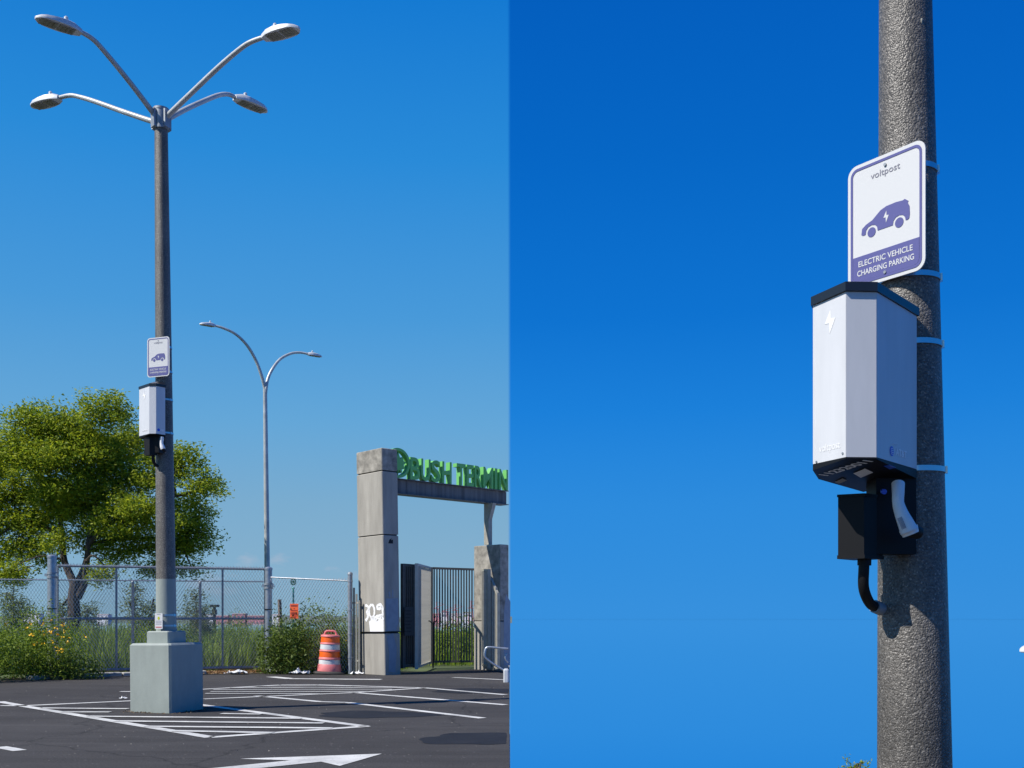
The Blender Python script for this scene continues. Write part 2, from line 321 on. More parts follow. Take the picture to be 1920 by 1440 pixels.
# soil strip and concrete strip along the edge of the lot
strip = MB(); pts = LOTEDGE[1:6]
strip.prism([(x, y + .01, -.02) for x, y in pts] + [(x - .35, y + 1.1, -.02) for x, y in pts[::-1]], [(x, y + .01, .012) for x, y in pts] + [(x - .35, y + 1.1, .012) for x, y in pts[::-1]])
structure(strip.build('soil_strip', SOIL))
kerb = structure(bpy.data.objects.new('kerb', None)); col.objects.link(kerb)
ka = [Vector((-8.2, 18.1, 0)), Vector((-7.45, 19.0, 0)), Vector((-6.6, 19.5, 0)), Vector((-5.7, 19.98, 0))]
for a, b in zip(ka, ka[1:]):
    d = b - a; k = max(1, round(d.length / .6))
    for i in range(k):
        c = a + d * ((i + .5) / k); c.z = .02 + random.uniform(0, .012)
        MB().cbox(c + Vector((-.06, .1, 0)), (d.length / k - .02, .22, .10), d, .012).build('kerb_stone', KERB, kerb)

# painted markings
def stripe(p, q, wd=.11, name='painted_line', z=.004):
    a = G(*p); b = G(*q); a.z = b.z = 0; d = (b - a).normalized(); n = Vector((-d.y, d.x, 0)) * wd / 2; m = MB()
    k = max(2, int((b - a).length / .5)); top = []; bot = []
    L = [a + (b - a) * (i / k) for i in range(k + 1)]
    vs = []
    for i, x in enumerate(L):
        e = random.uniform(-.006, .006); vs += [x + n * (1 + e * 8) + Vector((0, 0, z)), x - n * (1 - e * 8) + Vector((0, 0, z))]
    m.add(vs, [(2 * i + 1, 2 * i + 3, 2 * i + 2, 2 * i) for i in range(k)])
    return m.build(name, PAINT, lot)
ends = [((37, 1323), (395, 1383)), ((395, 1383), (690, 1362)), ((685, 1362.5), (300, 1312)), ((37, 1324), (300, 1312)), ((0, 1316), (40, 1323.5)), ((0, 1323.5), (40, 1323.8))]
for p, q in ends: stripe(p, q, .115)
for p, q in [((165, 1344), (565, 1348)), ((215, 1353), (607, 1357)), ((272, 1363), (622, 1366.5)), ((325, 1371.5), (512, 1375)), ((115, 1336), (207, 1336)),
             ((77, 1328.5), (240, 1330)), ((415, 1339), (490, 1340))]: stripe(p, q, .115, 'hatch_line', .008)
for p, q in [((340, 1295), (525, 1284.5)), ((525, 1284.5), (595, 1284.3)), ((595, 1284.3), (795, 1290)), ((382, 1311), (665, 1299)), ((665, 1299), (795, 1290)),
             ((480, 1305), (600, 1316)), ((600, 1316), (650, 1317.5)), ((650, 1317.5), (905, 1347)), ((665, 1299), (770, 1307.5)), ((770, 1307.5), (948, 1322)), ((795, 1290), (948, 1303)),
             ((225, 1297), (262, 1297)), ((850, 1270.5), (948, 1275)), ((0, 1401), (37, 1408))]: stripe(p, q, .11)
for p, q in [((395, 1297.5), (690, 1297.2)), ((400, 1293.8), (735, 1293.2)), ((430, 1290), (780, 1290)), ((385, 1301), (600, 1301.5)), ((480, 1287), (660, 1287))]: stripe(p, q, .085, 'hatch_line', .008)
for p, q in [((508, 1269.2), (545, 1272.8)), ((545, 1272.8), (715, 1274.3))]: stripe(p, q, .2, 'stop_line')
ar = [G(*p) for p in ((450, 1423.5), (716, 1414), (637, 1437), (602, 1429), (420, 1448), (330, 1448), (545, 1426.5))]
MB().add([Vector((a.x, a.y, .004)) for a in ar], [tuple(range(len(ar) - 1, -1, -1))]).build('painted_arrow', PAINT, lot)

SHADOW_TINT = mat('shadow_asphalt', (.019, .019, .021), .75, spec=.2, var=.3, vscale=3)  # dark tint for cast shadows, painted on the lot as flat patches
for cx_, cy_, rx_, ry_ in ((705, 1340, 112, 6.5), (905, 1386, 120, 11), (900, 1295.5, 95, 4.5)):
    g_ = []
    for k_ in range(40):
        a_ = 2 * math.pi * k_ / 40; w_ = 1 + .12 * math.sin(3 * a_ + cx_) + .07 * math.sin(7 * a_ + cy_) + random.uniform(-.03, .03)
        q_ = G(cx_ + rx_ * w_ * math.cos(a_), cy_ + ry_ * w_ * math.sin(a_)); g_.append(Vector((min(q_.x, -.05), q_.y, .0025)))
    MB().add(g_, [tuple(range(39, -1, -1))]).build('painted_shadow', SHADOW_TINT, lot)

def grit(region, n, seed, lo, hi, m, name):
    r_ = random.Random(seed); mb_ = MB()
    for _ in range(n):
        x, y = region(r_); a = r_.uniform(lo, hi); mb_.add([(x + r_.uniform(-a, a), y + r_.uniform(-a, a), .001) for _k in range(3)] + [(x, y, a * r_.uniform(.5, 1.1))], [(0, 1, 3), (1, 2, 3), (2, 0, 3)])
    return stuff(mb_.build(name, m))
GRIT = mat('pale_grit', (.30, .28, .25), .9, var=.4, vscale=30)
def open_lot(r_):
    while True:
        y = 8 + 11.5 * r_.random() ** 1.3; x = -.5 * y * r_.random() - .06
        if not (-4.5 < x < -3.4 and 11.7 < y < 12.7): return x, y
grit(open_lot, 420, 3, .003, .010, GRIT, 'grit')
def at_base(r_):
    a_ = r_.random() * 6.283; e_ = .33 + abs(r_.gauss(0, .05)) ; u_ = Vector((math.cos(R(-22)), math.sin(R(-22)))); v_ = Vector((-u_.y, u_.x)); k_ = e_ / max(abs(math.cos(a_)), abs(math.sin(a_))) * .93
    q_ = Vector((-3.936, 12.178)) + u_ * (math.cos(a_) * k_) + v_ * (math.sin(a_) * k_); return q_.x, q_.y
grit(at_base, 260, 4, .004, .02, SOIL, 'grit')

# ------------------------------------------------------------------ lamp posts with four arms
def lamp_head(parent, c, d, L=.47, W=.20, H=.095, slope=.0, lens_m=LENS):
    """LED street lamp head: root end at c, pointing along the horizontal d."""
    d = Vector((d[0], d[1], slope)).normalized(); s = Vector((0, 0, 1)).cross(d).normalized(); up = d.cross(s); c = Vector(c)
    us = [0, .06, .18, .38, .6, .8, .92, 1.0]; ws = [.42, .55, .8, .97, 1, .9, .62, .18]; hs = [.55, .7, .95, 1, .82, .58, .36, .12]
    v = []; k = 7
    for u, ww, hh in zip(us, ws, hs):
        for i in range(k):
            a = math.pi * i / (k - 1); v.append(c + d * (u * L) + s * (math.cos(a) * ww * W / 2) + up * (math.sin(a) ** .7 * hh * H * .8 - .012))
    m = len(us); v2 = [c + d * (u * L) + s * (g * ww * W / 2) - up * .028 for u, ww in zip(us, ws) for g in (1, -1)]
    mb = MB(); b = len(v)
    fs = [(i * k + j, i * k + j + 1, (i + 1) * k + j + 1, (i + 1) * k + j) for i in range(m - 1) for j in range(k - 1)]
    fs += [(b + 2 * i, i * k, (i + 1) * k, b + 2 * i + 2) for i in range(m - 1)] + [(i * k + k - 1, b + 2 * i + 1, b + 2 * i + 3, (i + 1) * k + k - 1) for i in range(m - 1)]
    fs += [(b + 2 * i + 1, b + 2 * i, b + 2 * i + 2, b + 2 * i + 3) for i in range(m - 1)]
    fs += [tuple(list(range(k - 1, -1, -1)) + [b, b + 1]), tuple([(m - 1) * k + j for j in range(k)] + [b + 2 * m - 1, b + 2 * m - 2])]
    h = mb.add(v + v2, fs).build('lamp_head', LAMPGREY, parent, True)
    ll = MB()
    for a, e in ((.16, .50), (.54, .9)):
        ll.box(c + d * (L * (a + e) / 2) - up * .031, (L * (e - a), W * .66, .01), d, up)
    ll.build('lens', lens_m, h)
    led = MB()
    for a in (.22, .31, .40, .60, .69, .78): led.box(c + d * (L * a) - up * .0375, (L * .05, W * .5, .005), d, up)
    led.build('led_strip', LENSDK, h)
    MB().lathe(c + d * (L * .33) + up * (H * .72), [(.022, 0), (.022, .03), (.012, .04)], 10).build('photocell', LAMPGREY, h, True)
    return h
def bolt(parent, c, r=.012, m=GALV):
    MB().lathe(c, [(r * 1.4, -.004), (r * 1.4, .004), (r, .005), (r * .8, .014)], 8).build('bolt', m, parent)
def pole_mesh(base, z0, z1, rad, n=40, seg=24):
    return MB().lathe(base, [(rad(z0 + (z1 - z0) * i / seg), z0 + (z1 - z0) * i / seg) for i in range(seg + 1)], n)
def lamp_post(label, base, rad, ztop, bottom, arms, painted, lean, group, straps, strap_m=STRAP):
    t = thing('lamp_post', label, 'lamp post', base, group)
    bottom(t)
    z0 = painted[1] if painted else .04
    pole_mesh(base, z0, ztop + .02, rad).build('pole', AGG, t, True)
    if painted: pole_mesh(base, painted[0], painted[1], lambda z: rad(z) + .0015).build('painted_pole_foot', GREENGREY, t, True)
    r = rad(ztop) + .012
    MB().lathe(base, [(r, ztop), (r + .004, ztop), (r + .004, ztop + .03), (r, ztop + .035), (r, ztop + .21), (r + .004, ztop + .215), (r + .004, ztop + .24), (r * .8, ztop + .25)], 28).build('bracket', GALV_MATT, t, True)
    for a in arms:
        path, d, c = a
        rr = [.033 - .009 * i / (len(path) - 1) for i in range(len(path))]
        MB().tube(path, rr, 12).build('lamp_arm', ARMS, t, True)
        hd = Vector((d[0], d[1], 0)).normalized(); st = Vector(path[0])
        MB().box((base[0] + hd.x * (r + .008), base[1] + hd.y * (r + .008), ztop + .11), (.022, .09, .2), hd).build('arm_plate', GALV_MATT, t)
        lamp_head(t, c, hd)
    for z in straps: strap(t, base, rad, z, strap_m)
    t.rotation_euler = (0, R(lean), 0)
    return t
def strap(t, base, rad, z, m, buckle=R(-25)):
    r = rad(z); s = MB().lathe(base, [(r + .001, z - .0095), (r + .005, z - .0095), (r + .005, z + .0095), (r + .001, z + .0095)], 40, False).build('steel_strap', m, t, True)
    c = Vector(base) + Vector((math.cos(buckle) * (r + .008), math.sin(buckle) * (r + .008), z))
    MB().box(c - Vector((math.cos(buckle), math.sin(buckle), 0)) * .003, (.009, .022, .026), (math.cos(buckle), math.sin(buckle), 0)).build('buckle', m, s)
def smooth(pts, n=6):
    pts = [Vector(p) for p in pts]; out = []
    for i in range(len(pts) - 1):
        p0 = pts[max(i - 1, 0)]; p1 = pts[i]; p2 = pts[i + 1]; p3 = pts[min(i + 2, len(pts) - 1)]
        for k in range(n):
            x = k / n; out.append(.5 * ((2 * p1) + (p2 - p0) * x + (2 * p0 - 5 * p1 + 4 * p2 - p3) * x * x + (3 * p1 - p0 - 3 * p2 + p3) * x ** 3))
    return out + [pts[-1]]

# post in the lot -------------------------------------------------
MX, MY = -3.936, 12.178; MB0 = Vector((MX, MY, 0)); LEAN = -.6
radM = lambda z: .073 + (6.63 - z) * .0068
def arm_px(pix, z_near, tip):
    n = len(pix); pts = []
    L = [0]
    for a, b in zip(pix, pix[1:]): L.append(L[-1] + abs(b[0] - a[0]) + .35 * abs(b[1] - a[1]))
    for (px, py), l in zip(pix, L): pts.append(P(px, py, 12.178 + (tip - 12.178) * l / L[-1]))
    # the post leans; undo it here because the whole post is turned afterwards
    q = Matrix.Rotation(R(-LEAN), 4, 'Y')
    return [MB0 + q @ (p - MB0) for p in pts]
arms = []
for pix, tip, d in (([(296, 226), (285, 209), (240, 150), (192, 92), (172, 72), (152, 60)], 11.4, (-.74, -.67)),
                    ([(306, 226), (320, 212), (350, 183), (410, 126), (450, 92), (470, 79), (494, 70)], 11.4, (.9, -.44)),
                    ([(296, 229), (284, 227), (230, 209), (180, 191), (150, 182), (132, 179), (112, 183)], 13.0, (-.9, .42)),
                    ([(304, 228), (318, 221), (350, 204), (390, 186), (412, 178), (428, 177), (440, 182)], 13.0, (.66, .75))):
    pth = smooth(arm_px(pix, 0, tip), 5); arms.append((pth, d, pth[-1] - Vector((0, 0, .0))))
def bottom_main(t):
    u = Vector((math.cos(R(-22)), math.sin(R(-22)), 0))
    blk = MB().cbox((MX, MY, .387), (.58, .58, .775), u, .022).build('base_block', GREENGREY, t)
    MB().cbox((MX, MY, .842), (.31, .31, .136), u, .012).build('pedestal', GREENGREY, t)
main = lamp_post('tall concrete lamp post with four lamp arms on a grey green block', MB0, radM, 6.63, bottom_main, arms, (.91, 1.50), LEAN,
                 'concrete lamp posts with chargers', [4.14, 3.86, 3.54, 3.16, 1.09, .97])
# near post -------------------------------------------------------
NX, NY = 1.470, 3.88; NB0 = Vector((NX, NY, 0)); NLEAN = -.68
def radN(z): return .129 - .01354 * (z - .507) if z < 3.4 else .0898 - (z - 3.4) * .0052
def bottom_near(t):
    MB().cbox((NX, NY, .07), (.52, .52, .14), (1, .3, 0), .02).build('base_block', GREENGREY, t)
    MB().lathe(NB0, [(.2, .14), (.2, .165), (.145, .17), (.14, .2)], 32).build('base_flange', GALV_MATT, t, True)
    for a in range(4): bolt(t, NB0 + Vector((.17 * math.cos(a * math.pi / 2 + .4), .17 * math.sin(a * math.pi / 2 + .4), .169)))
narms = []
for pth, d, c in arms:
    q = [NB0 + (p - MB0) for p in pth]; narms.append((q, d, q[-1]))
near = lamp_post('nearest concrete lamp post, cropped by the frame, with speckled pebbly surface', NB0, radN, 6.63, bottom_near, narms, None, NLEAN,
                 'concrete lamp posts with chargers', [2.665, 2.275, 2.035, 1.583])
cb = PL(1727, 40, Vector((NX - .03, NY - .085, 0)), Vector((0, -1, 0)))
q = Matrix.Rotation(R(-NLEAN), 4, 'Y'); cb = NB0 + q @ (cb - NB0)
MB().lathe(cb, [(.004, -.012), (.007, -.004), (.007, .006), (.003, .012)], 8).build('pebble', STICK, near, True)

# ------------------------------------------------------------------ parking signs
def rrect(w, h, r, n=7, cut=None):
    pts = []
    for cx, cy, a0 in ((w / 2 - r, -h / 2 + r, -90), (w / 2 - r, h / 2 - r, 0), (-w / 2 + r, h / 2 - r, 90), (-w / 2 + r, -h / 2 + r, 180)):
        for i in range(n + 1): a = R(a0 + 90 * i / n); pts.append((cx + r * math.cos(a), cy + r * math.sin(a)))
    return pts
BOLT_SHAPE = [(.08, 1.0), (-.54, -.06), (-.06, -.12), (-.02, -1.0), (.56, .16), (.10, .22)]
def ring_of(a, b, th0, n, O, u, v, mb):                              # strip between two outlines
    k = len(a); A = [O + u * x + v * y + n * th0 for x, y in a]; B = [O + u * x + v * y + n * th0 for x, y in b]
    A2 = [p - n * .0012 for p in A]; B2 = [p - n * .0012 for p in B]
    mb.add(A + B, [(i, (i + 1) % k, k + (i + 1) % k, k + i) for i in range(k)]); mb.add(A + A2, [(i, k + i, k + (i + 1) % k, (i + 1) % k) for i in range(k)]); mb.add(B + B2, [(i, (i + 1) % k, k + (i + 1) % k, k + i) for i in range(k)])
def parking_sign(label, C, u, w, h, group):
    u = Vector(u).normalized(); v = Vector((0, 0, 1)); n = u.cross(v); C = Vector(C)
    t = thing('parking_sign', label, 'sign', C - v * (h / 2), group)
    at = lambda x, y, e=0: C + u * x + v * y + n * e
    MB().plate([at(x, y) for x, y in rrect(w, h, w * .12)], n, .004).build('sign_panel', SIGNWHITE, t)
    mb = MB(); k = w / .305
    ring_of(rrect(w - .024 * k, h - .024 * k, w * .09), rrect(w - .042 * k, h - .042 * k, w * .065), .0016, n, C, u, v, mb); mb.build('border', SIGNBLUE, t)
    # indigo foot band with rounded lower corners
    bw, bh = w - .044 * k, h * .205; yb = -h / 2 + .021 * k; rr = w * .065
    pts = [(bw / 2, yb + bh), (-bw / 2, yb + bh)] + [(-bw / 2 + rr + rr * math.cos(R(180 + a * 15)), yb + rr + rr * math.sin(R(180 + a * 15))) for a in range(7)] + [(bw / 2 - rr + rr * math.cos(R(270 + a * 15)), yb + rr + rr * math.sin(R(270 + a * 15))) for a in range(7)]
    MB().plate([at(x, y, .0018) for x, y in pts], n, .0014).build('foot_band', SIGNBLUE, t)
    tx = MB(); text(tx, 'ELECTRIC VEHICLE', at(-bw * .41, yb + bh * .58, .002), u, v, bw * .82, h * .046, .0008, .012)
    text(tx, 'CHARGING PARKING', at(-bw * .43, yb + bh * .22, .002), u, v, bw * .86, h * .046, .0008, .012); tx.build('lettering', SIGNWHITE, t)
    lg = MB(); text(lg, 'voltpost', at(-w * .19, h * .325, .0006), u, v, w * .38, h * .066, .0008, .002); lg.build('word_mark', SIGNGREY, t)
    # car silhouette facing left
    W2 = w * .63; prof = [(-.5, .05), (-.485, .20), (-.40, .28), (-.27, .34), (-.10, .52), (.02, .575), (.22, .585), (.36, .565), (.395, .585), (.47, .50), (.455, .46), (.49, .36), (.497, .16), (.485, .06), (.455, .03),
                          (.415, .03), (.40, .13), (.355, .195), (.285, .22), (.215, .195), (.17, .13), (.155, .02), (-.155, .02), (-.168, .13), (-.213, .195), (-.283, .22), (-.353, .195), (-.398, .13), (-.41, .02), (-.47, .015)]
    yo = h * .0 - W2 * .27 + h * .03
    MB().plate([at(x * W2, yo + y * .68 * W2, .0014) for x, y in prof][::-1], n, .001).build('car_emblem', SIGNBLUE, t)
    for cx in (-.283, .285):
        MB().plate([at(cx * W2 + .086 * W2 * math.cos(a * math.pi / 12), yo + .022 * W2 + .086 * W2 * math.sin(a * math.pi / 12), .0014) for a in range(24)], n, .001).build('wheel_emblem', SIGNBLUE, t)
    MB().plate([at(.02 * W2 + x * W2 * .10, yo + W2 * .205 + y * W2 * .105, .0022) for x, y in BOLT_SHAPE], n, .0006).build('bolt_emblem', SIGNWHITE, t)
    for y in (h * .415, -h * .435):
        MB().tube([at(0, y, .001), at(0, y, .005)], .0055 * k, 8).build('screw', GALV_MATT, t)
    for y in (h * .40, -h * .38): MB().box(at(0, y, -.016), (.05, .024, .025), u).build('clamp', GALV_MATT, t)
    return t
parking_sign('small white and indigo parking sign with car symbol, high on the post over parked hatching', (-3.995, 12.045, 4.005), (.94, -.342, 0), .303, .445, 'electric vehicle parking signs')
sl, sr = Vector((1.243, 3.945, 0)), Vector((1.426, 3.68, 0))
parking_sign('large white and indigo parking sign on the nearest lamp post, lower edge behind charger', ((sl.x + sr.x) / 2, (sl.y + sr.y) / 2, 2.485), sr - sl, .322, .452, 'electric vehicle parking signs')

# ------------------------------------------------------------------ chargers
def ins(poly, c, k): return [Vector((c.x + (p.x - c.x) * k, c.y + (p.y - c.y) * k, 0)) for p in poly]
def charger(label, poly, z0, z1, group, pole, near_px=None):
    """Wall charger: poly is the outline, points 0-1-2-3 carry the three panels that face the lot."""
    poly = [Vector((*p, 0)) for p in poly]; Z = lambda p, z: Vector((p.x, p.y, z)); c = sum(poly, Vector()) / len(poly)
    t = thing('charger', label, 'charger', (c.x, c.y, z0 - .3), group)
    # make the outline counter-clockwise for the prisms
    rev = lambda q: q if sum(a.x * b.y - b.x * a.y for a, b in zip(q, q[1:] + q[:1])) > 0 else q[::-1]
    core = rev(ins(poly, c, .985)); MB().prism([Z(p, z0 + .002) for p in core], [Z(p, z1 - .002) for p in core]).build('housing', BLACK, t)
    for i in range(3):
        a, b = poly[i], poly[i + 1]; d = (b - a).normalized(); n = d.cross(Vector((0, 0, 1)))
        if n.dot(a - c) < 0: n = -n
        e = .0008
        MB().plate([Z(a + d * e, z0), Z(b - d * e, z0), Z(b - d * e, z1), Z(a + d * e, z1)], n, .006).build('panel', PANEL, t)
    rim = rev(ins(poly, c, 1.045)); top = rev(ins(poly, c, .5)); off = (pole - c).normalized() * .05
    MB().prism([Z(p, z1 + .001) for p in rim], [Z(p, z1 + .03) for p in rim]).build('lid_rim', BLACKCAP, t)
    MB().prism([Z(p, z1 + .03) for p in ins(rim, c, .995)], [Z(p + off, z1 + .075) for p in top]).build('lid', BLACKCAP, t)
    return t, poly, Z
# near charger
nP = [(1.018, 3.61), (1.08, 3.45), (1.181, 3.455), (1.4155, 3.73), (1.30, 3.945), (1.075, 3.74)]
nz0, nz1 = 1.573, 2.108
nc, npoly, Zf = charger('large pale charging box with three facets on the nearest lamp post', nP, nz0, nz1, 'lamp post charging boxes', Vector((1.457, 3.88, 0)))
# chin: dark underside, dropping towards the post
chin_top = [Zf(p, nz0 - .001) for p in npoly]
drop = [.004 + .10 * max(0.0, p[1] - 3.45) for p in nP]
chin_bot = [Zf(p, nz0 - .001 - d) for p, d in zip(npoly, drop)]
def fan(mb, bot, top):
    k = len(bot); mb.add(bot + top, [(0, 1, 2, 3, 4, 5)] + [(i, k + i, k + (i + 1) % k, (i + 1) % k) for i in range(k)] + [tuple(range(k, 2 * k))])
mb = MB(); fan(mb, chin_bot, chin_top); mb.build('chin', BLACK, nc)
def on_face(i, j, zref=None):
    a, b = npoly[i], npoly[j]; d = (b - a).normalized(); n = d.cross(Vector((0, 0, 1))); n = n if n.dot(a - sum(npoly, Vector()) / 6) > 0 else -n
    return Zf(a, nz0) + n * .0008, d, n
a0, d0, n0 = on_face(0, 1); a2, d2, n2 = on_face(2, 3); up = Vector((0, 0, 1))
lo, hi = PL(1536, 853, a0, n0), PL(1575, 841, a0, n0)
wid = (hi - lo).dot(d0); o = lo.copy()
mb = MB(); text(mb, 'voltpost', o, d0, up, wid, .032, .0002, .004); mb.build('word_mark', PRINTW, nc)
cc = PL(1556, 603, a0, n0); MB().plate([cc + d0 * (x * .05) + up * (y * .040) + n0 * .0003 for x, y in BOLT_SHAPE], n0, .0008).build('bolt_emblem', PRINTW, nc)
for px, py in ((1531, 866), (1580, 850)):
    s = PL(px, py, a0, n0); MB().tube([s - n0 * .001, s + n0 * .002], .004, 8).build('screw', GALV_MATT, nc)
gc = PL(1672, 846, a2, n2); rg = .0165
g = MB().plate([gc + d2 * (rg * math.cos(i * math.pi / 12)) + up * (rg * math.sin(i * math.pi / 12)) + n2 * .0006 for i in range(24)], n2, .0008).build('globe_emblem', GLOBE, nc)
gl = MB()
for y, wd, off in ((.6, .5, .1), (.25, .75, .15), (-.12, .8, .15), (-.5, .6, .2)):
    pts = [(off * .3 + wd * (x / 4 - .5) * 1.7, y - .10 * math.cos((x / 4 - .5) * 2.4)) for x in range(5)]
    loop = [(x, yy + .06) for x, yy in pts] + [(x, yy - .05) for x, yy in pts[::-1]]
    gl.plate([gc + d2 * (x * rg) + up * (y2 * rg) + n2 * .0014 for x, y2 in loop][::-1], n2, .0006)
gl.build('globe_lines', PRINTPALE, g)
lo = PL(1679.5, 853.5, a2, n2); hi = PL(1700, 853, a2, n2)
mb = MB(); text(mb, 'AT&T', lo, d2, up, (hi - lo).dot(d2), .0245, .0006, .02); mb.build('letter_mark', PRINTPALE, nc)
lo = PL(1673, 833, a2, n2); mb = MB(); text(mb, 'powered by', lo, d2, up, .045, .005, .0004); mb.build('small_print', PRINTPALE, nc)
# lettering on the underside
u0 = chin_bot[0]; un = (chin_bot[1] - chin_bot[0]).cross(chin_bot[5] - chin_bot[0]).normalized(); un = un if un.z < 0 else -un
def under(mb, body, px0, px1, py0, py1, frac):
    pp = chin_bot[1]; nn = (chin_bot[4] - chin_bot[1]).cross(chin_bot[5] - chin_bot[1]).normalized(); nn = nn if nn.z < 0 else -nn
    pp = pp + nn * .003
    A, B, C = PL(px0, py0, pp, nn), PL(px1, py1, pp, nn), None
    u = (B - A); v = nn.cross(u).normalized()
    text(mb, body, A, u, v, u.length, frac * u.length, .0006, .02)
mb = MB(); under(mb, '112320011', 1552, 1638, 892, 865, .19); mb.build('serial_digits', DIGIT, nc)
pp = chin_bot[1]; nn = (chin_bot[4] - chin_bot[1]).cross(chin_bot[5] - chin_bot[1]).normalized(); nn = nn if nn.z < 0 else -nn; pp = pp + nn * .003
def patch(pxs, name, m, par): MB().plate([PL(x, y, pp, nn) for x, y in pxs], nn, .0008).build(name, m, par)
patch([(1565, 904), (1580, 897), (1588, 901), (1573, 907)], 'sticker', STICK, nc)
patch([(1600, 888), (1622, 879), (1637, 886), (1614, 896)], 'sticker', DIGIT, nc)
patch([(1657, 874), (1668, 872), (1680, 877), (1668, 880)], 'sticker', GLOBE, nc)
# back plate, junction box, conduit
ax = Vector((1.458, 3.88, 0))
def bx4(z0, z1, a, b, c_, d, name, m, par):
    q = [Vector((*p, 0)) for p in (a, b, c_, d)]; s = sum(q[i].x * q[(i + 1) % 4].y - q[(i + 1) % 4].x * q[i].y for i in range(4)); q = q if s > 0 else q[::-1]
    return MB().prism([Vector((p.x, p.y, z0)) for p in q], [Vector((p.x, p.y, z1)) for p in q]).build(name, m, par)
zt = lambda y, Zd: CAM_H - (y - HY) / F * Zd
bx4(zt(1040, 3.76), nz0 - .03, (1.27, 3.72), (1.4135, 3.73), (1.405, 3.80), (1.262, 3.80), 'back_plate', BLACK, nc)
jb = bx4(zt(1040, 3.68), zt(930, 3.68), (1.137, 3.72), (1.2145, 3.68), (1.30, 3.74), (1.222, 3.80), 'junction_box', BLACK, nc)
bx4(zt(930, 3.68), zt(925, 3.68), (1.133, 3.718), (1.2145, 3.674), (1.305, 3.742), (1.22, 3.81), 'box_lid', BLACK, jb)
bx4(zt(1047, 3.68), zt(1040, 3.68), (1.133, 3.718), (1.2145, 3.674), (1.305, 3.742), (1.22, 3.81), 'box_floor', BLACK, jb)
cz = 3.735
cpath = smooth([P(1621, 1044, cz), P(1619.5, 1070, cz), P(1619, 1098, cz + .01), P(1624, 1118, cz + .03), P(1634, 1134, cz + .06), P(1652, 1142, cz + .09)], 6)
MB().tube(cpath, .0185, 14).build('conduit', BLACK, nc, True)
MB().tube([P(1621, 1042, cz), P(1620.5, 1060, cz)], .024, 12).build('conduit_nut', BLACK, jb, True)
MB().tube([P(1640, 1137, cz + .07), P(1652, 1142, cz + .09)], .024, 12).build('conduit_fitting', GALV_MATT, nc, True)
# holster knob and plug
MB().tube([P(1655, 921, 3.70), P(1658, 922, 3.64)], .009, 12).build('lock_knob', GLOBE, nc, True)
pz = 3.62
hp = smooth([P(1684, 907, pz + .03), P(1684, 925, pz + .01), P(1684, 942, pz), P(1689, 960, pz - .005), P(1697, 978, pz - .01), P(1705, 996, pz - .012)], 5)
n_ = len(hp); hr = []
for i in range(n_):
    s = i / (n_ - 1); hr.append(.022 - .003 * math.sin(s * 3) + (.009 * max(0, (s - .4) / .6)))
plug = MB().tube(hp, hr, 16).build('plug_handle', PRINTW, nc, True)
MB().tube([P(1684, 904.5, pz + .034), P(1684, 908, pz + .03)], [.015, .022], 16).build('handle_cap', PRINTW, plug, True)
MB().tube([P(1705, 992, pz), P(1712, 996, pz + .005), P(1721, 999, pz + .02)], [.024, .024, .022], 16).build('plug_nozzle', BLACK, nc, True)
MB().tube([P(1703, 990, pz - .004), P(1708, 1002, pz - .004)], [.032, .028], 14).build('plug_collar', PRINTW, plug, True)
pr = MB()
for k in range(5):
    a = P(1683 + k * 1.7, 972 - k * .8, pz - .034); b = P(1692 + k * 1.7, 993 - k * .8, pz - .040); pr.box((a + b) / 2, ((b - a).length, .0016, .001), b - a, (0, -1, 0))
pr.build('print_rows', SIGNGREY, plug)
# main charger
mP = [(-4.22, 12.074), (-4.046, 11.9), (-3.969, 11.897), (-3.896, 11.987), (-3.94, 12.1), (-4.16, 12.2)]
mz0, mz1 = 3.115, 3.645
mc, mpoly, _ = charger('small pale charging box high on the concrete post before the tree', mP, mz0, mz1, 'lamp post charging boxes', Vector((MX, MY, 0)))
mb = MB(); fan(mb, [Zf(p, mz0 - .005 - .1 * max(0.0, p.y - 11.897)) for p in mpoly], [Zf(p, mz0 - .001) for p in mpoly]); mb.build('chin', BLACK, mc)
bx4(2.92, 3.10, (-4.09, 12.0), (-3.975, 12.0), (-3.93, 12.1), (-4.05, 12.1), 'back_plate', BLACK, mc)
mj = bx4(2.89, 3.085, (-4.145, 12.02), (-4.07, 11.975), (-4.0, 12.02), (-4.09, 12.1), 'junction_box', BLACK, mc)
q0 = smooth([P(304, 819, 11.94), P(303, 832, 11.94), P(306, 842, 11.94)], 4)
mp_ = MB().tube(q0, [.02, .02, .02, .019, .02, .023, .026, .027, .026][:len(q0)], 12).build('plug_handle', PRINTW, mc, True)
MB().tube([P(306, 842, 11.94), P(309, 846, 11.97)], .018, 10).build('plug_nozzle', BLACK, mc, True)
MB().tube(smooth([P(288, 846, 12.02), P(287, 862, 12.04), P(292, 872, 12.08), P(300, 874, 12.11)], 4), .017, 10).build('conduit', BLACK, mc, True)
d0m = (mpoly[1] - mpoly[0]).normalized(); n0m = d0m.cross(up); c0 = Zf((mpoly[0] + mpoly[1]) / 2, 0)
cc = Zf(c0, mz1 - .09); MB().plate([cc + d0m * (x * .075) + up * (y * .05) + n0m * .002 for x, y in BOLT_SHAPE], n0m, .002).build('bolt_emblem', PRINTW, mc)
mb = MB(); text(mb, 'voltpost', Zf(mpoly[0], mz0 + .03) + d0m * .07 + n0m * .001, d0m, up, .15, .03, .001, .006); mb.build('word_mark', PRINTW, mc)
d2m = (mpoly[3] - mpoly[2]).normalized(); n2m = d2m.cross(up); g0 = Zf(mpoly[2], mz0 + .045) + d2m * .03
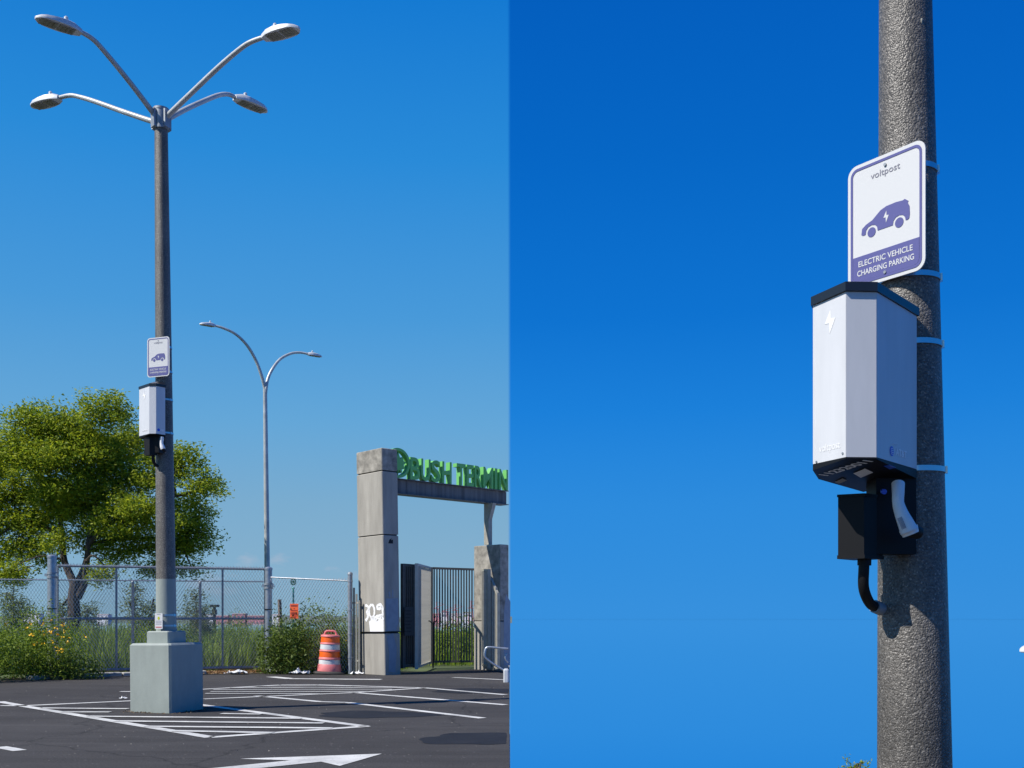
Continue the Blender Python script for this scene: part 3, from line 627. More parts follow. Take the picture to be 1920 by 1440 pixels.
MB().plate([g0 + d2m * (.0165 * math.cos(i * math.pi / 8)) + up * (.0165 * math.sin(i * math.pi / 8)) + n2m * .002 for i in range(16)], n2m, .002).build('globe_emblem', GLOBE, mc)
mb = MB(); text(mb, 'AT&T', g0 + d2m * .021 - up * .011 + n2m * .001, d2m, up, .05, .022, .001, .004); mb.build('letter_mark', PRINTPALE, mc)

# small notice strapped to the foot of the main post
nu = Vector((.94, -.342, 0)); nn_ = nu.cross(up); nC = P(297.5, 1164.5, 12.02)
nt_ = thing('notice', 'small white notice with yellow green dot strapped to post foot', 'notice', nC - up * .09)
MB().plate([nC + nu * x + up * y for x, y in ((-.052, -.088), (.052, -.088), (.052, .088), (-.052, .088))], nn_, .004).build('notice_plate', SIGNWHITE, nt_)
MB().plate([nC + nu * (.015 * math.cos(i * .5236)) + up * (.032 + .018 * math.sin(i * .5236)) + nn_ * .002 for i in range(12)], nn_, .0015).build('dot', YELGRN, nt_)
MB().box(nC - up * .068 + nn_ * .001, (.08, .003, .008), nu).build('red_line', REDINK, nt_)
for y in (.078, .0, -.018, -.034): MB().box(nC + up * y + nn_ * .001, (.05 if y > .05 else .08, .002, .004), nu).build('print_row', SIGNGREY, nt_)

# ------------------------------------------------------------------ far lamp with two curved arms
FZ = 27.0
fb = P(503, 1160, FZ); fb.z = 0
fl = thing('lamp_post', 'slim grey lamp post with two curved arms beyond the fence', 'lamp post', fb)
fork = P(497, 728, FZ)
MB().lathe(fb, [(.16, 0), (.16, .05), (.085, .08)], 20).build('base_flange', GALV_MATT, fl, True)
MB().tube([fb + Vector((0, 0, .02)), fb + (fork - fb) * .5, fork - Vector((0, 0, .02))], [.078, .066, .052], 16).build('pole', ARMS, fl, True)
la = smooth([fork - Vector((0, 0, .3)), fork + Vector((-.01, 0, .0)), P(489, 700, FZ - .1), P(478, 672, FZ - .2), P(462, 646, FZ - .4), P(441, 626, FZ - .6), P(418, 615, FZ - .75), P(404, 611, FZ - .8)], 5)
ra = smooth([fork - Vector((0, 0, .22)), fork + Vector((.03, 0, .03)), P(503, 708, FZ + .1), P(512, 690, FZ + .2), P(526, 673, FZ + .4), P(545, 663, FZ + .55), P(562, 661, FZ + .65), P(577, 663.5, FZ + .7)], 5)
for pth, d in ((la, (-.8, -.6)), (ra, (.8, .6))):
    MB().tube(pth, [.046 - .018 * i / (len(pth) - 1) for i in range(len(pth))], 12).build('lamp_arm', ARMS, fl, True)
    lamp_head(fl, pth[-1], d, .40, .17, .09)

# lamp on the lower pier, its head just inside the frame
pb = P(2080, 1216, 9); ph = P(1965, 1215.5, 9)
pl = thing('lamp_post', 'pale lamp head tip just poking in at the edge beyond the nearest post', 'lamp post', (pb.x, pb.y, -.7))
MB().tube([(pb.x, pb.y, -.7), (pb.x, pb.y, pb.z - .12)], [.06, .045], 12).build('pole', ARMS, pl, True)
MB().tube(smooth([(pb.x, pb.y, pb.z - .14), (pb.x - .04, pb.y, pb.z - .05), P(2050, 1214, 9), ph], 4), .022, 10).build('lamp_arm', ARMS, pl, True)
lamp_head(pl, ph, (-1, 0), .235, .13, .085)

# ------------------------------------------------------------------ chain link fences
def chain_mesh(mb, A, u, L, z0, z1, pitch=.058, r=.0028):
    """diagonal wires clipped to the rectangle A + u*s, s in 0..L, z0..z1"""
    H = z1 - z0; A = Vector(A); off = Vector((u.y, -u.x, 0))
    for sgn in (1, -1):
        s = -H * .62
        while s < L + H * .62:
            # wire from (s, 0) rising with slope; dx per dz = .62
            a, b = (s, 0.0), (s + sgn * .62 * H, H)
            lo, hi = 0.0, 1.0; dx = b[0] - a[0]
            t0, t1 = sorted(((0 - a[0]) / dx, (L - a[0]) / dx)); lo = max(lo, t0); hi = min(hi, t1)
            if hi - lo > .01:
                p = A + u * (a[0] + dx * lo) + Vector((0, 0, z0 + H * lo)); q = A + u * (a[0] + dx * hi) + Vector((0, 0, z0 + H * hi)); o = off * (r * .8 * sgn)
                d = (q - p).normalized(); e = d.cross(off).normalized() * r; f_ = off * r
                vs = [p + o + e, p + o - e * .5 + f_ * .87, p + o - e * .5 - f_ * .87, q + o + e, q + o - e * .5 + f_ * .87, q + o - e * .5 - f_ * .87]
                mb.add(vs, [(0, 1, 4, 3), (1, 2, 5, 4), (2, 0, 3, 5)])
            s += pitch
def post(parent, b, h, r, name='post', m=GALV):
    return MB().lathe(b, [(r, 0), (r, h - .05), (r * 1.12, h - .05), (r * 1.12, h - .02), (r * .8, h), (r * .2, h + .012)], 16).build(name, m, parent, True)
def twisted(mb, A, u, L, z, r=.006):
    k = int(L / .055)
    for i in range(k): 
        p = Vector(A) + u * (L * i / k) + Vector((0, 0, z)); mb.box(p + Vector((0, 0, .012)), (.008, .008, .034), u + Vector((0, 0, .5 if i % 2 else -.5)))
# sliding gate panel between the thick posts
gA, gB = P(108, HY, 19.55), P(497, HY, 20.9); gA.z = gB.z = 0
gu = (gB - gA).normalized(); gL = (gB - gA).length
sg = thing('fence_gate', 'long framed chain link gate between two thick galvanised posts', 'gate', (gA + gB) / 2)
for z, nm in ((2.02, 'top_rail'), (1.05, 'mid_rail'), (.10, 'bottom_rail')): MB().tube([gA + up * z, gB + up * z], .024 if z > .2 else .03, 10).build(nm, GALV_MATT, sg, True)
for px in (108, 213, 413, 497):
    Zp = gA.y + (gB.y - gA.y) * (px - 108) / 389; p = gA + gu * (gL * (px - 108) / 389 if px not in (108, 497) else (0 if px == 108 else gL))
    MB().tube([p + up * .1, p + up * 2.02], .02, 10).build('upright', GALV_MATT, sg, True)
mb = MB(); chain_mesh(mb, gA + gu.cross(up) * .03, gu, gL, .1, 2.05); twisted(mb, gA + gu.cross(up) * .03, gu, gL, 2.04); stuff(mb.build('chain_link_mesh', WIRE, sg))
# fence running behind the gate and on to the left
fA, fB = P(-420, HY, 19.2), P(503, HY, 21.35); fA.z = fB.z = 0; fu = (fB - fA).normalized(); fL = (fB - fA).length
bf = thing('fence', 'lower chain link fence running behind the gate towards the left', 'fence', (fA + fB) / 2)
MB().tube([fA + up * 1.79, fB + up * 1.79], .012, 8).build('top_wire', GALV, bf, True)
for px in (-330, -180, -40, 229, 363):
    s = (px + 420) / 923; p = fA + fu * (fL * s); post(bf, p, 1.78, .027, 'post', GALV_MATT)
mb = MB(); chain_mesh(mb, fA + fu.cross(up) * .03, fu, fL, .05, 1.80); twisted(mb, fA, fu, fL, 1.79); stuff(mb.build('chain_link_mesh', WIRE, bf))
# fence to the pillar
hA, hB = P(508, HY, 20.6), P(657, HY, 20.35); hA.z = hB.z = 0; hu = (hB - hA).normalized(); hL = (hB - hA).length
rf = thing('fence', 'short chain link fence between thick post and concrete pillar', 'fence', (hA + hB) / 2)
MB().tube([hA + up * 1.85, hB + up * 1.77], .014, 8).build('top_rail', GALV, rf, True)
mb = MB(); chain_mesh(mb, hA + hu.cross(up) * .03, hu, hL, .03, 1.80); twisted(mb, hA, hu, hL, 1.80); stuff(mb.build('chain_link_mesh', WIRE, rf))
e = P(656.5, HY, 20.28); e.z = 0; pe = post(rf, e, 1.93, .045, 'end_post', GALV_MATT)
for z in (1.75, 1.2, .75, .3): MB().lathe(e, [(.046, z), (.052, z), (.052, z + .03), (.046, z + .03)], 14, False).build('band', GALV, pe, True)
# thick gate posts
for px, Zd, h, lab in ((97.5, 19.3, 2.20, 'thick galvanised fence post in the weeds at the gate end near flowers'), (503.5, 20.75, 2.05, 'thick galvanised fence post in front of the curved lamp')):
    b = P(px, HY, Zd); b.z = 0; t = thing('fence_post', lab, 'fence post', b, 'thick gate posts')
    post(t, b, h, .078 if px < 200 else .07, 'tube')
    for z in (h - .35, h - .42): MB().lathe(b, [(.08, z), (.088, z), (.088, z + .04), (.08, z + .04)], 18, False).build('band', GALV_MATT, t, True)
    for s in (-1, 1): MB().box(b + Vector((s * .09, -.02, h - .36)), (.05, .06, .05)).build('roller', GALV, t)
    MB().lathe(b, [(.08, 1.22), (.082, 1.22), (.082, 1.24), (.08, 1.24)], 18, False).build('dark_tie', BLACK, t, True)
# small steel fence between end post and pillar
p1c_ = P(722, HY, 19.8)
sA, sB = p1c_ + Vector((-BN.x, -BN.y, 0)) * .92 - BD * .12, p1c_ + Vector((-BN.x, -BN.y, 0)) * .66 - BD * .09; sA.z = sB.z = 0
sf = thing('steel_fence', 'narrow dark steel bar panel wedged beside the first pillar', 'fence', (sA + sB) / 2)
for i, f_ in enumerate((.05, .35, .62, .9)):
    p = sA + (sB - sA) * f_; MB().box(p + up * (.88 - .06 * i), (.035, .035, 1.76 - .12 * i)).build('bar', GATEBAR, sf)
for z in (.25, 1.35): MB().box((sA + sB) / 2 + up * z, ((sB - sA).length, .025, .03), sB - sA).build('rail', GATEBAR, sf)

# ------------------------------------------------------------------ gateway pillars, beam, letters
def pillar(name_label, corner, z_top, joints, wl, wr, m_top=True, lean=0):
    """upright edge at corner; the lit face runs back along -BN... , the shaded face along the gateway line"""
    c = Vector(corner); lu = Vector((-BN.x, -BN.y, 0)); cen = c + lu * (wl / 2) + BD * (wr / 2)
    t = thing('concrete_pillar', name_label, 'pillar', cen, 'gateway pillars'); z = -.02
    lv = joints + [z_top]
    for i, j in enumerate(lv):
        last = i == len(lv) - 1
        MB().cbox(cen + up * ((z + j) / 2), (wl, wr, j - z - .012), lu, .012).build('concrete_block', CONCTOP if last else CONC, t)
        if not last: MB().box(cen + up * (j + .004), (wl - .05, wr - .05, .03), lu).build('joint', BLACK, t)
        z = j + .008
    return t, cen, lu
p1c = P(722, HY, 19.8); p1c.z = 0
p1, cen1, lu1 = pillar('tall pale concrete pillar with white graffiti holding the beam', p1c, 4.23, [.78, 2.61, 3.80], .80, .37)
def face_pt(c, lu, s, z): return Vector(c) + lu * s + up * z
# graffiti on the lit face: plane through the corner along lu, normal = -BD
gn = -BD
mb = MB(); gu_ = -lu1
gz = lambda X, Y: face_pt(p1c, lu1, (890 - X) / 930, 1.545 - .000688 * Y) + gn * .0035
def brush(pts, wd):
    q = smooth([gz(*p) for p in pts], 4); L_ = []; R_ = []
    for i_ in range(len(q)):
        d_ = (q[min(i_ + 1, len(q) - 1)] - q[max(i_ - 1, 0)]).normalized(); n_v = d_.cross(gn) * (wd * random.uniform(.35, .62)); L_.append(q[i_] + n_v); R_.append(q[i_] - n_v)
    mb.add(L_ + R_, [(k_, k_ + 1, len(q) + k_ + 1, len(q) + k_) for k_ in range(len(q) - 1)])
brush([(350, 345), (420, 370), (450, 440), (395, 545), (430, 610), (410, 700), (352, 770)], .055)
brush([(540 + 78 * math.sin(a_ * .5236), 510 - 175 * math.cos(a_ * .5236)) for a_ in range(13)], .05)
brush([(850, 420), (790, 345), (705, 370), (705, 440), (780, 450), (848, 400), (850, 520), (850, 620), (740, 640), (620, 690), (500, 715)], .055)
brush([(590, 735), (660, 760), (690, 700), (760, 720), (830, 650), (870, 760)], .045)
graf = mb.build('graffiti', GRAFF, p1)
pp_ = [(.44, .80), (.02, .80), (.02, 1.02), (.10, 1.06), (.22, 1.0), (.36, 1.05), (.47, 1.0)]
MB().plate([face_pt(p1c, lu1, s, z) + gn * .002 for s, z in pp_][::1], gn, .003).build('paint_patch', GRAFF, p1)
for pts in ([(.05, .82), (.05, 1.42), (.33, 1.43), (.33, .98), (.28, .82)], [(.08, .06), (.1, .4), (.05, .72), (.2, .775), (.28, .5), (.24, .04)], [(.12, 1.45), (.11, 1.55), (.14, 1.55), (.15, 1.45)], [(.19, 1.45), (.2, 1.6), (.22, 1.58), (.22, 1.45)]):
    MB().plate([p1c + BD * s + up * z + BN * .003 for s, z in pts][::-1], BN, .003).build('cover_up_patch', COVER, p1)
MB().plate([p1c + BD * s + up * z + BN * .003 for s, z in ((.12, 2.45), (.23, 2.45), (.235, 2.53), (.19, 2.51), (.2, 2.55), (.15, 2.52))][::1], BN, .003).build('sticker', BLACK, p1)
cbp = [p1c + lu1 * (.86) + gn * .015, p1c + gn * .015 + BN * .012, p1c + BD * .42 + BN * .012]
MB().tube([q + up * .80 for q in cbp], .010, 6).build('cable', BLACK, p1)
p1.rotation_euler = (0, R(-.9), 0)
p2c = P(938, HY, 21.55); p2c.z = 0
p2, cen2, lu2 = pillar('shorter concrete pillar behind the gate, with post up to beam', p2c, 2.56, [1.0], .80, .24)
MB().plate([p2c + BD * s + up * z + BN * .003 for s, z in ((.1, .1), (.27, .1), (.28, 1.4), (.16, 1.55), (.1, 1.2))], BN, .003).build('cover_up_patch', COVER, p2)
# beam
bs, be_ = .0, 3.10
beam = thing('gateway_beam', 'dark weathered steel beam spanning the gateway under green letters', 'beam', BEAM0 + BD * ((bs + be_) / 2) + up * 3.43)
bc = BEAM0 + BD * ((bs + be_) / 2) - BN * .10
MB().box(bc + up * 3.575, (be_ - bs, .03, .27), BD).build('web', BEAM, beam)
for z in (3.4335, 3.7165): MB().box(bc + up * z, (be_ - bs, .26, .012), BD).build('flange', BEAM, beam)
for i in range(13):
    s = bs + .1 + i * (be_ - bs - .2) / 12; MB().box(BEAM0 + BD * s + up * 3.575 - BN * .075, (.24, .012, .262 ), BD).build('beam_panel', BEAM, beam)
sp_ = BEAM0 + BD * 2.58 - BN * .05
MB().box(sp_ + up * ((2.57 + 3.425) / 2), (.10, .14, 3.425 - 2.575), BD).build('support_post', GATEBAR, beam)
MB().prism([sp_ + up * 3.1 + BD * x + BN * y for x, y in ((-.045, .07), (.045, .07), (.045, .075), (-.045, .075))], [sp_ + up * 3.42 + BD * x + BN * y for x, y in ((-.045, .07), (.045, .07), (.045, .2), (-.045, .2))]).build('gusset', GATEBAR, beam)
# letters
ls = thing('letter_sign', 'green BUSH TERMIN letters and round leaf emblem standing on the beam', 'sign', BEAM0 + BD * 1.4 + up * 3.725)
def s_at(px):                                                          # distance along the gateway line of a pixel column
    k = (px - CX) / F; o = BEAM0 + BN * .03; return (k * o.y - o.x) / (BD.x - k * BD.y)
LD = .12
for ch, a, b in (('B', 769.5, 788), ('U', 790, 807.5), ('S', 809, 826), ('H', 829.5, 847), ('T', 856.5, 873), ('E', 875.5, 888.5), ('R', 890.5, 904), ('M', 906.5, 925), ('I', 928, 932.5), ('N', 936.5, 952.5)):
    s0, s1 = s_at(a), s_at(b)
    mb = MB(); text(mb, ch, BEAM0 + BD * s0 + BN * (.03 - LD) + up * 3.727, BD, up, s1 - s0, .43, LD, .014); mb.build('letter', LETTER, ls)
ec = BEAM0 + BD * (s_at(747)) + up * (3.727 + .285); er = .285
mb = MB(); n_ = 40
o1 = [(er * math.cos(2 * math.pi * i / n_), er * math.sin(2 * math.pi * i / n_)) for i in range(n_)]; o2 = [(x * .82, y * .82) for x, y in o1]
W3 = lambda x, y, d: ec + BD * x + up * y + BN * d
vs_ = [W3(x, y, .03) for x, y in o1] + [W3(x, y, .03) for x, y in o2] + [W3(x, y, .03 - LD) for x, y in o1] + [W3(x, y, .03 - LD) for x, y in o2]
fs_ = []
for i in range(n_):
    j = (i + 1) % n_; fs_ += [(i, j, n_ + j, n_ + i), (2 * n_ + j, 2 * n_ + i, 3 * n_ + i, 3 * n_ + j), (2 * n_ + i, 2 * n_ + j, j, i), (n_ + i, n_ + j, 3 * n_ + j, 3 * n_ + i)]
mb.add(vs_, fs_).build('emblem_ring', LETTER, ls)
lf = [(-.02, -.98), (.03, -.5), (.35, -.72), (.33, -.45), (.66, -.40), (.5, -.12), (.78, .12), (.48, .2), (.42, .5), (.2, .32), (0, .86), (-.2, .32), (-.42, .5), (-.48, .2), (-.78, .12), (-.5, -.12), (-.66, -.40), (-.33, -.45), (-.35, -.72), (-.07, -.5)]
MB().plate([W3(x * er * .88, y * er * .86, .03) for x, y in lf], BN, LD).build('leaf_emblem', LETTER, ls)

# ------------------------------------------------------------------ bar gates
def bar_gate(label, A, B, n, zt0, zt1, bw=.034, bd=.05, zb=.12, group='steel bar gate leaves', stile=.06, m=GATEBAR):
    A = Vector(A); B = Vector(B); A.z = B.z = 0; u = (B - A).normalized(); L = (B - A).length
    t = thing('bar_gate', label, 'gate', (A + B) / 2, group)
    for s, zt_ in ((0, zt0), (L, zt1)): MB().box(A + u * s + up * ((zb + zt_) / 2), (stile, stile, zt_ - zb), u).build('stile', m, t)
    for z0_, z1_ in ((zt0 - .02, zt1 - .02), (zb + .04, zb + .04)):
        a = A + up * z0_ + u * (stile / 2 + .002); b = B + up * z1_ - u * (stile / 2 + .002); MB().box((a + b) / 2, ((b - a).length, .045, .045), b - a, up).build('rail', m, t)
    sh = None
    for i in range(n):
        s = L * (i + 1) / (n + 1); zt_ = zt0 + (zt1 - zt0) * s / L - .045
        if sh is None:
            o = MB().box(A + u * s + up * ((zb + .065 + zt_) / 2), (bw, bd, zt_ - zb - .065), u).build('bar', m, t); sh = (o, s)
        else:
            c = sh[0].copy(); col.objects.link(c); c.parent = t; c.location = u * (s - sh[1]) + up * ((zt_ - (zt0 + (zt1 - zt0) * sh[1] / L - .045)) / 2)
    return t
bar_gate('short bar gate leaf holding the dark board beside first pillar', P(755, HY, 20.35), P(778, HY, 20.7), 5, 2.1, 2.1, .025, .04, .1, m=GATESHADE)
bar_gate('pale bar gate leaf folded edge on, bars overlapping', P(781, HY, 20.45), P(805.5, HY, 22.7), 17, 2.11, 2.15, .03, .062, .08, m=GATELIT)
bar_gate('wide dark bar gate leaf with shrubs and harbour showing through', P(809, HY, 22.8), P(895, HY, 23.0), 16, 2.15, 2.13, .026, .04, .09, m=GATESHADE)
bar_gate('bar gate leaf swung open in front of shorter pillar', P(899, HY, 22.5), P(917, HY, 20.9), 7, 2.09, 2.02, .05, .05, .08)
bar_gate('low bar gate leaf nearest the shorter pillar foot', P(920, HY, 21.0), P(934, HY, 20.6), 3, 1.85, 1.55, .035, .04, .08)
bo = P(766.5, 1165, 20.25); bu = (P(778, HY, 20.7) - P(755, HY, 20.35)).normalized()
bt = thing('dark_board', 'black rectangular board hung on the short gate leaf', 'board', bo - up * .27)
MB().box(bo, (.30, .02, .54), bu).build('board', DARKBOARD, bt)
bn_ = Vector((bu.y, -bu.x, 0))
for i in range(7):
    MB().box(bo + up * (.2 - i * .065) + bn_ * .013 - bu * (.02 if i % 2 else .05), (.2 - .03 * (i % 3), .006, .022), bu).build('raised_row', BLACK, bt)
# chained lock post on the gate
lk = P(812, HY, 22.3); lk.z = 0
lt = thing('drop_bolt', 'thin dark drop bolt with twisted chain where gate leaves meet', 'gate bolt', lk)
MB().tube([lk + up * .02, lk + up * .95], .016, 8).build('rod', BLACK, lt, True)
for a in ((-.07, .1), (.07, .12), (.03, .2)): MB().tube(smooth([lk + up * .93, lk + up * (.95 + a[1] * .5) + Vector((a[0], 0, 0)), lk + up * (.9 + a[1]) + Vector((a[0] * 1.4, 0, 0))], 4), .012, 6).build('chain', BLACK, lt, True)

# ------------------------------------------------------------------ crowd barrier by the gate
cbz = 17.7; A_ = lambda x, y, dz=0: P(x, y, cbz + dz)
cbt = thing('crowd_barrier', 'low bent silver tube barrier on a white foot block', 'barrier', (-.1, cbz, 0))
MB().tube(smooth([A_(953, 1216.5), A_(935, 1215), A_(918, 1213.5), A_(911, 1216), A_(908.5, 1228), A_(912, 1235), A_(928, 1247), A_(947, 1258)], 5), .019, 12).build('frame_tube', GALV, cbt, True)
MB().tube(smooth([A_(953, 1225, .05), A_(949, 1227, .05), A_(947, 1232, .05), A_(949, 1238, .05), A_(953, 1242, .05)], 4), .015, 10).build('frame_tube', GALV, cbt, True)
fbk = A_(949, 1266); fbk.z = .11
MB().cbox(fbk, (.09, .26, .22), (1, 0, 0), .02).build('foot_block', LAMPGREY, cbt)

# ------------------------------------------------------------------ traffic barrel
bz = G(617, 1263.5); bb = Vector((bz.x, bz.y, 0))
bt_ = thing('traffic_barrel', 'leaning orange and white striped traffic barrel by the fence', 'traffic barrel', bb)
MB().lathe(bb, [(.30, 0), (.31, .02), (.29, .045), (.235, .055)], 32).build('rubber_ring', RUBBER, bt_, True)
lv = [(.045, .222, B_PINK, 'barrel_base'), (.185, .203, B_WHITE, 'stripe'), (.275, .200, B_PINK, 'ridge'), (.32, .196, B_ORANGE, 'stripe'), (.43, .192, B_PINK, 'ridge'), (.465, .188, B_WHITE, 'stripe'), (.565, .182, B_PINK, 'ridge'), (.60, .178, B_ORANGE, 'stripe'), (.705, .176, B_PINK, 'shoulder'), (.745, .15, None, '')]
for (z0, r0, m, nm), (z1, r1, _, _) in zip(lv, lv[1:]):
    ridge = .008 if nm in ('ridge', 'barrel_base', 'shoulder') else 0
    pf = [(r0 + ridge, z0 + .001), (r0 + ridge, z0 + .012), ((r0 * .97 if nm != 'shoulder' else r1 + .02) + ridge * .5, z1 - .006), ((r0 * .965 if nm != 'shoulder' else r1), z1)]
    MB().lathe(bb, pf, 36).build(nm, m, bt_, True)
MB().tube(smooth([bb + Vector((-.115, 0, .74)), bb + Vector((-.10, 0, .79)), bb + Vector((-.06, 0, .815)), bb + Vector((.06, 0, .815)), bb + Vector((.10, 0, .79)), bb + Vector((.115, 0, .74))], 4), .019, 10).build('handle', B_PINK, bt_, True)
bt_.rotation_euler = (0, R(2.2), 0)

# ------------------------------------------------------------------ notice, park emblem post, stake, small twin lamp
oc = P(551.5, 1146, 20.28); ou = hu; on_ = ou.cross(up)
ot = thing('notice', 'bright orange notice with dark print hung on the fence', 'notice', oc - up * .14)
MB().plate([oc + ou * x + up * y for x, y in ((-.083, -.142), (.083, -.142), (.083, .142), (-.083, .142))], on_, .004).build('notice_plate', NOTICE, ot)
for y, wd, h in ((.105, .13, .03), (.05, .02, .02), (.012, .13, .014), (-.03, .12, .02), (-.055, .12, .02), (-.09, .10, .018), (-.12, .07, .014)):
    MB().box(oc + up * y + on_ * .0015, (wd, .002, h), ou).build('print_row', INK, ot)
ez = 20.9; eb = P(551, HY, ez); eb.z = 0
et = thing('emblem_post', 'slim teal post topped by a dark green round emblem', 'sign post', eb)
MB().tube([eb, P(550, 1102, ez)], .017, 10).build('post', TEAL, et, True)
ecc = P(550, 1091, ez); k = 24
mb = MB(); r1 = .055; r2 = .036; rim = [(math.cos(2 * math.pi * i / k), math.sin(2 * math.pi * i / k) * 1.25) for i in range(k)]
vs_ = [ecc + Vector((x * r, s, y * r)) for s in (-.015, .015) for r in (r1, r2) for x, y in rim]; fs_ = []
for i in range(k):
    j = (i + 1) % k; fs_ += [(i, j, k + j, k + i), (2 * k + j, 2 * k + i, 3 * k + i, 3 * k + j), (2 * k + i, 2 * k + j, j, i), (k + i, k + j, 3 * k + j, 3 * k + i)]
DKG = mat('dark_green_emblem', (.02, .10, .07), .5)
mb.add(vs_, fs_).build('emblem_ring', DKG, et)
MB().plate([ecc + Vector((x * .04, -.012, y * .045)) for x, y in lf], (0, -1, 0), .02).build('leaf_emblem', DKG, et)
MB().lathe(P(550, 1101, ez), [(.02, -.04), (.03, -.02), (.02, 0)], 10).build('collar', TEAL, et, True)
sb, st_ = P(529.5, 1215, 21.6), P(524, 1124, 21.6)
stk = thing('wooden_stake', 'leaning weathered wooden stake among the shrubs behind the fence', 'stake', (sb.x, sb.y, 0))
MB().tube([Vector((sb.x, sb.y, 0)), st_], [.045, .04], 6).build('stake', WOOD, stk)
tz = 60; tb = P(402, HY, tz); tb.z = 0
tl = thing('small_lamp', 'small dark twin lamp on a short mast near the shore', 'lamp', tb)
MB().tube([tb, P(402, 1136, tz)], .09, 8).build('mast', BLACK, tl); MB().box(P(402, 1137, tz), (.55, .1, .08)).build('cross_arm', BLACK, tl)
for x in (398, 407): MB().box(P(x, 1136, tz), (.22, .2, .13)).build('lamp_head', BLACK, tl)
for y in (1145, 1150): MB().box(P(402, y, tz), (.25, .25, .14)).build('box', BLACK, tl)

# ------------------------------------------------------------------ litter
def litter(px, py, s, label, dy=0):
    c = G(px, py); c.y += dy; n = 7; mb = MB(); c.z = 0
    g = [[c + Vector(((i / n - .5) * s * 1.6 + random.uniform(-.2, .2) * s / n, (j / n - .5) * s, .012 + abs(random.gauss(0, .22)) * s * (1 - abs(i / n - .5)))) for i in range(n + 1)] for j in range(n + 1)]
    vs = [p for r in g for p in r]; fs = [(j * (n + 1) + i, j * (n + 1) + i + 1, (j + 1) * (n + 1) + i + 1, (j + 1) * (n + 1) + i) for i in range(n) for j in range(n)]
    tag(mb.add(vs, fs).build('litter', PAPER, None, False, c), label, 'litter', 'scraps of litter along the fence')
litter(82, 1271, .22, 'crumpled white scrap lying at the flowering weeds')
litter(429, 1264, .12, 'small white scrap on the soil below the long gate'); litter(447, 1264.5, .20, 'flattened white scrap left of the thick post foot')
litter(520, 1262.5, .26, 'dirty grey white scrap heaped at the thick post foot'); litter(562, 1264.5, .24, 'white torn bag beside the traffic barrel'); litter(670, 1265, .16, 'pale scrap beside the first concrete pillar foot')
litter(231, 1311, .06, 'tiny white scrap on open asphalt beyond the hatching')

# ------------------------------------------------------------------ vegetation
def leaf_quads(centers, size, rng, flat=.5, aspect=2.4, droop=0.0, outw=None):
    n = len(centers); a = rng.normal(size=(n, 3)); a[:, 2] *= flat
    if droop: a[:, 2] -= droop
    a /= np.linalg.norm(a, axis=1)[:, None]; b = rng.normal(size=(n, 3)); b -= a * (a * b).sum(1)[:, None]; b /= np.linalg.norm(b, axis=1)[:, None]
    s = size * rng.uniform(.6, 1.35, n)[:, None]; L = a * s * .5; Wd = b * s * .5 / aspect
    v = np.stack([centers - L, centers + Wd - L * .1, centers + L, centers - Wd - L * .1], 1).reshape(-1, 3)
    return v, np.arange(4 * n).reshape(-1, 4)
def np_mesh(name, v, quads, m, parent, loc):
    me = bpy.data.meshes.new(name); v = v - np.array(loc); n = len(v); f = len(quads)
    me.vertices.add(n); me.vertices.foreach_set('co', v.astype(np.float32).ravel()); k = quads.shape[1]
    me.loops.add(f * k); me.loops.foreach_set('vertex_index', quads.astype(np.int32).ravel()); me.polygons.add(f)
    me.polygons.foreach_set('loop_start', np.arange(0, f * k, k, dtype=np.int32)); me.polygons.foreach_set('loop_total', np.full(f, k, np.int32)); me.update(calc_edges=True); me.validate()
    me.materials.append(m); o = bpy.data.objects.new(name, me); col.objects.link(o)
    if parent: o.parent = parent
    else: o.location = loc
    return o
def grass(name, n, region, hmin, hmax, m, seed, wd=.012, loc=(0, 0, 0)):
    rng = np.random.default_rng(seed); xy = region(rng, n); n = len(xy); h = rng.uniform(hmin, hmax, n) * (.75 + .5 * np.sin(xy[:, 0] * 1.7) * np.sin(xy[:, 1] * 1.3 + 1))
    ang = rng.uniform(0, 6.283, n); d = np.stack([np.cos(ang), np.sin(ang), 0 * ang], 1); s = np.stack([-d[:, 1], d[:, 0], 0 * ang], 1) * (wd * rng.uniform(.6, 1.4, n))[:, None]
    base = np.concatenate([xy, np.zeros((n, 1))], 1); le = rng.uniform(.05, .35, n)[:, None] * h[:, None]; Zv = np.array([0, 0, 1.0])
    mid = base + d * le * .35 + Zv * h[:, None] * .55; tip = base + d * le + Zv * h[:, None]
    v = np.stack([base - s, base + s, mid + s * .9, mid - s * .9, tip + s * .15, tip - s * .15], 1).reshape(-1, 3); i = np.arange(n)[:, None] * 6
    q = np.concatenate([i + np.array([[0, 1, 2, 3]]), i + np.array([[3, 2, 4, 5]])], 0)
    o = np_mesh(name, v, q, m, None, loc); return stuff(o)
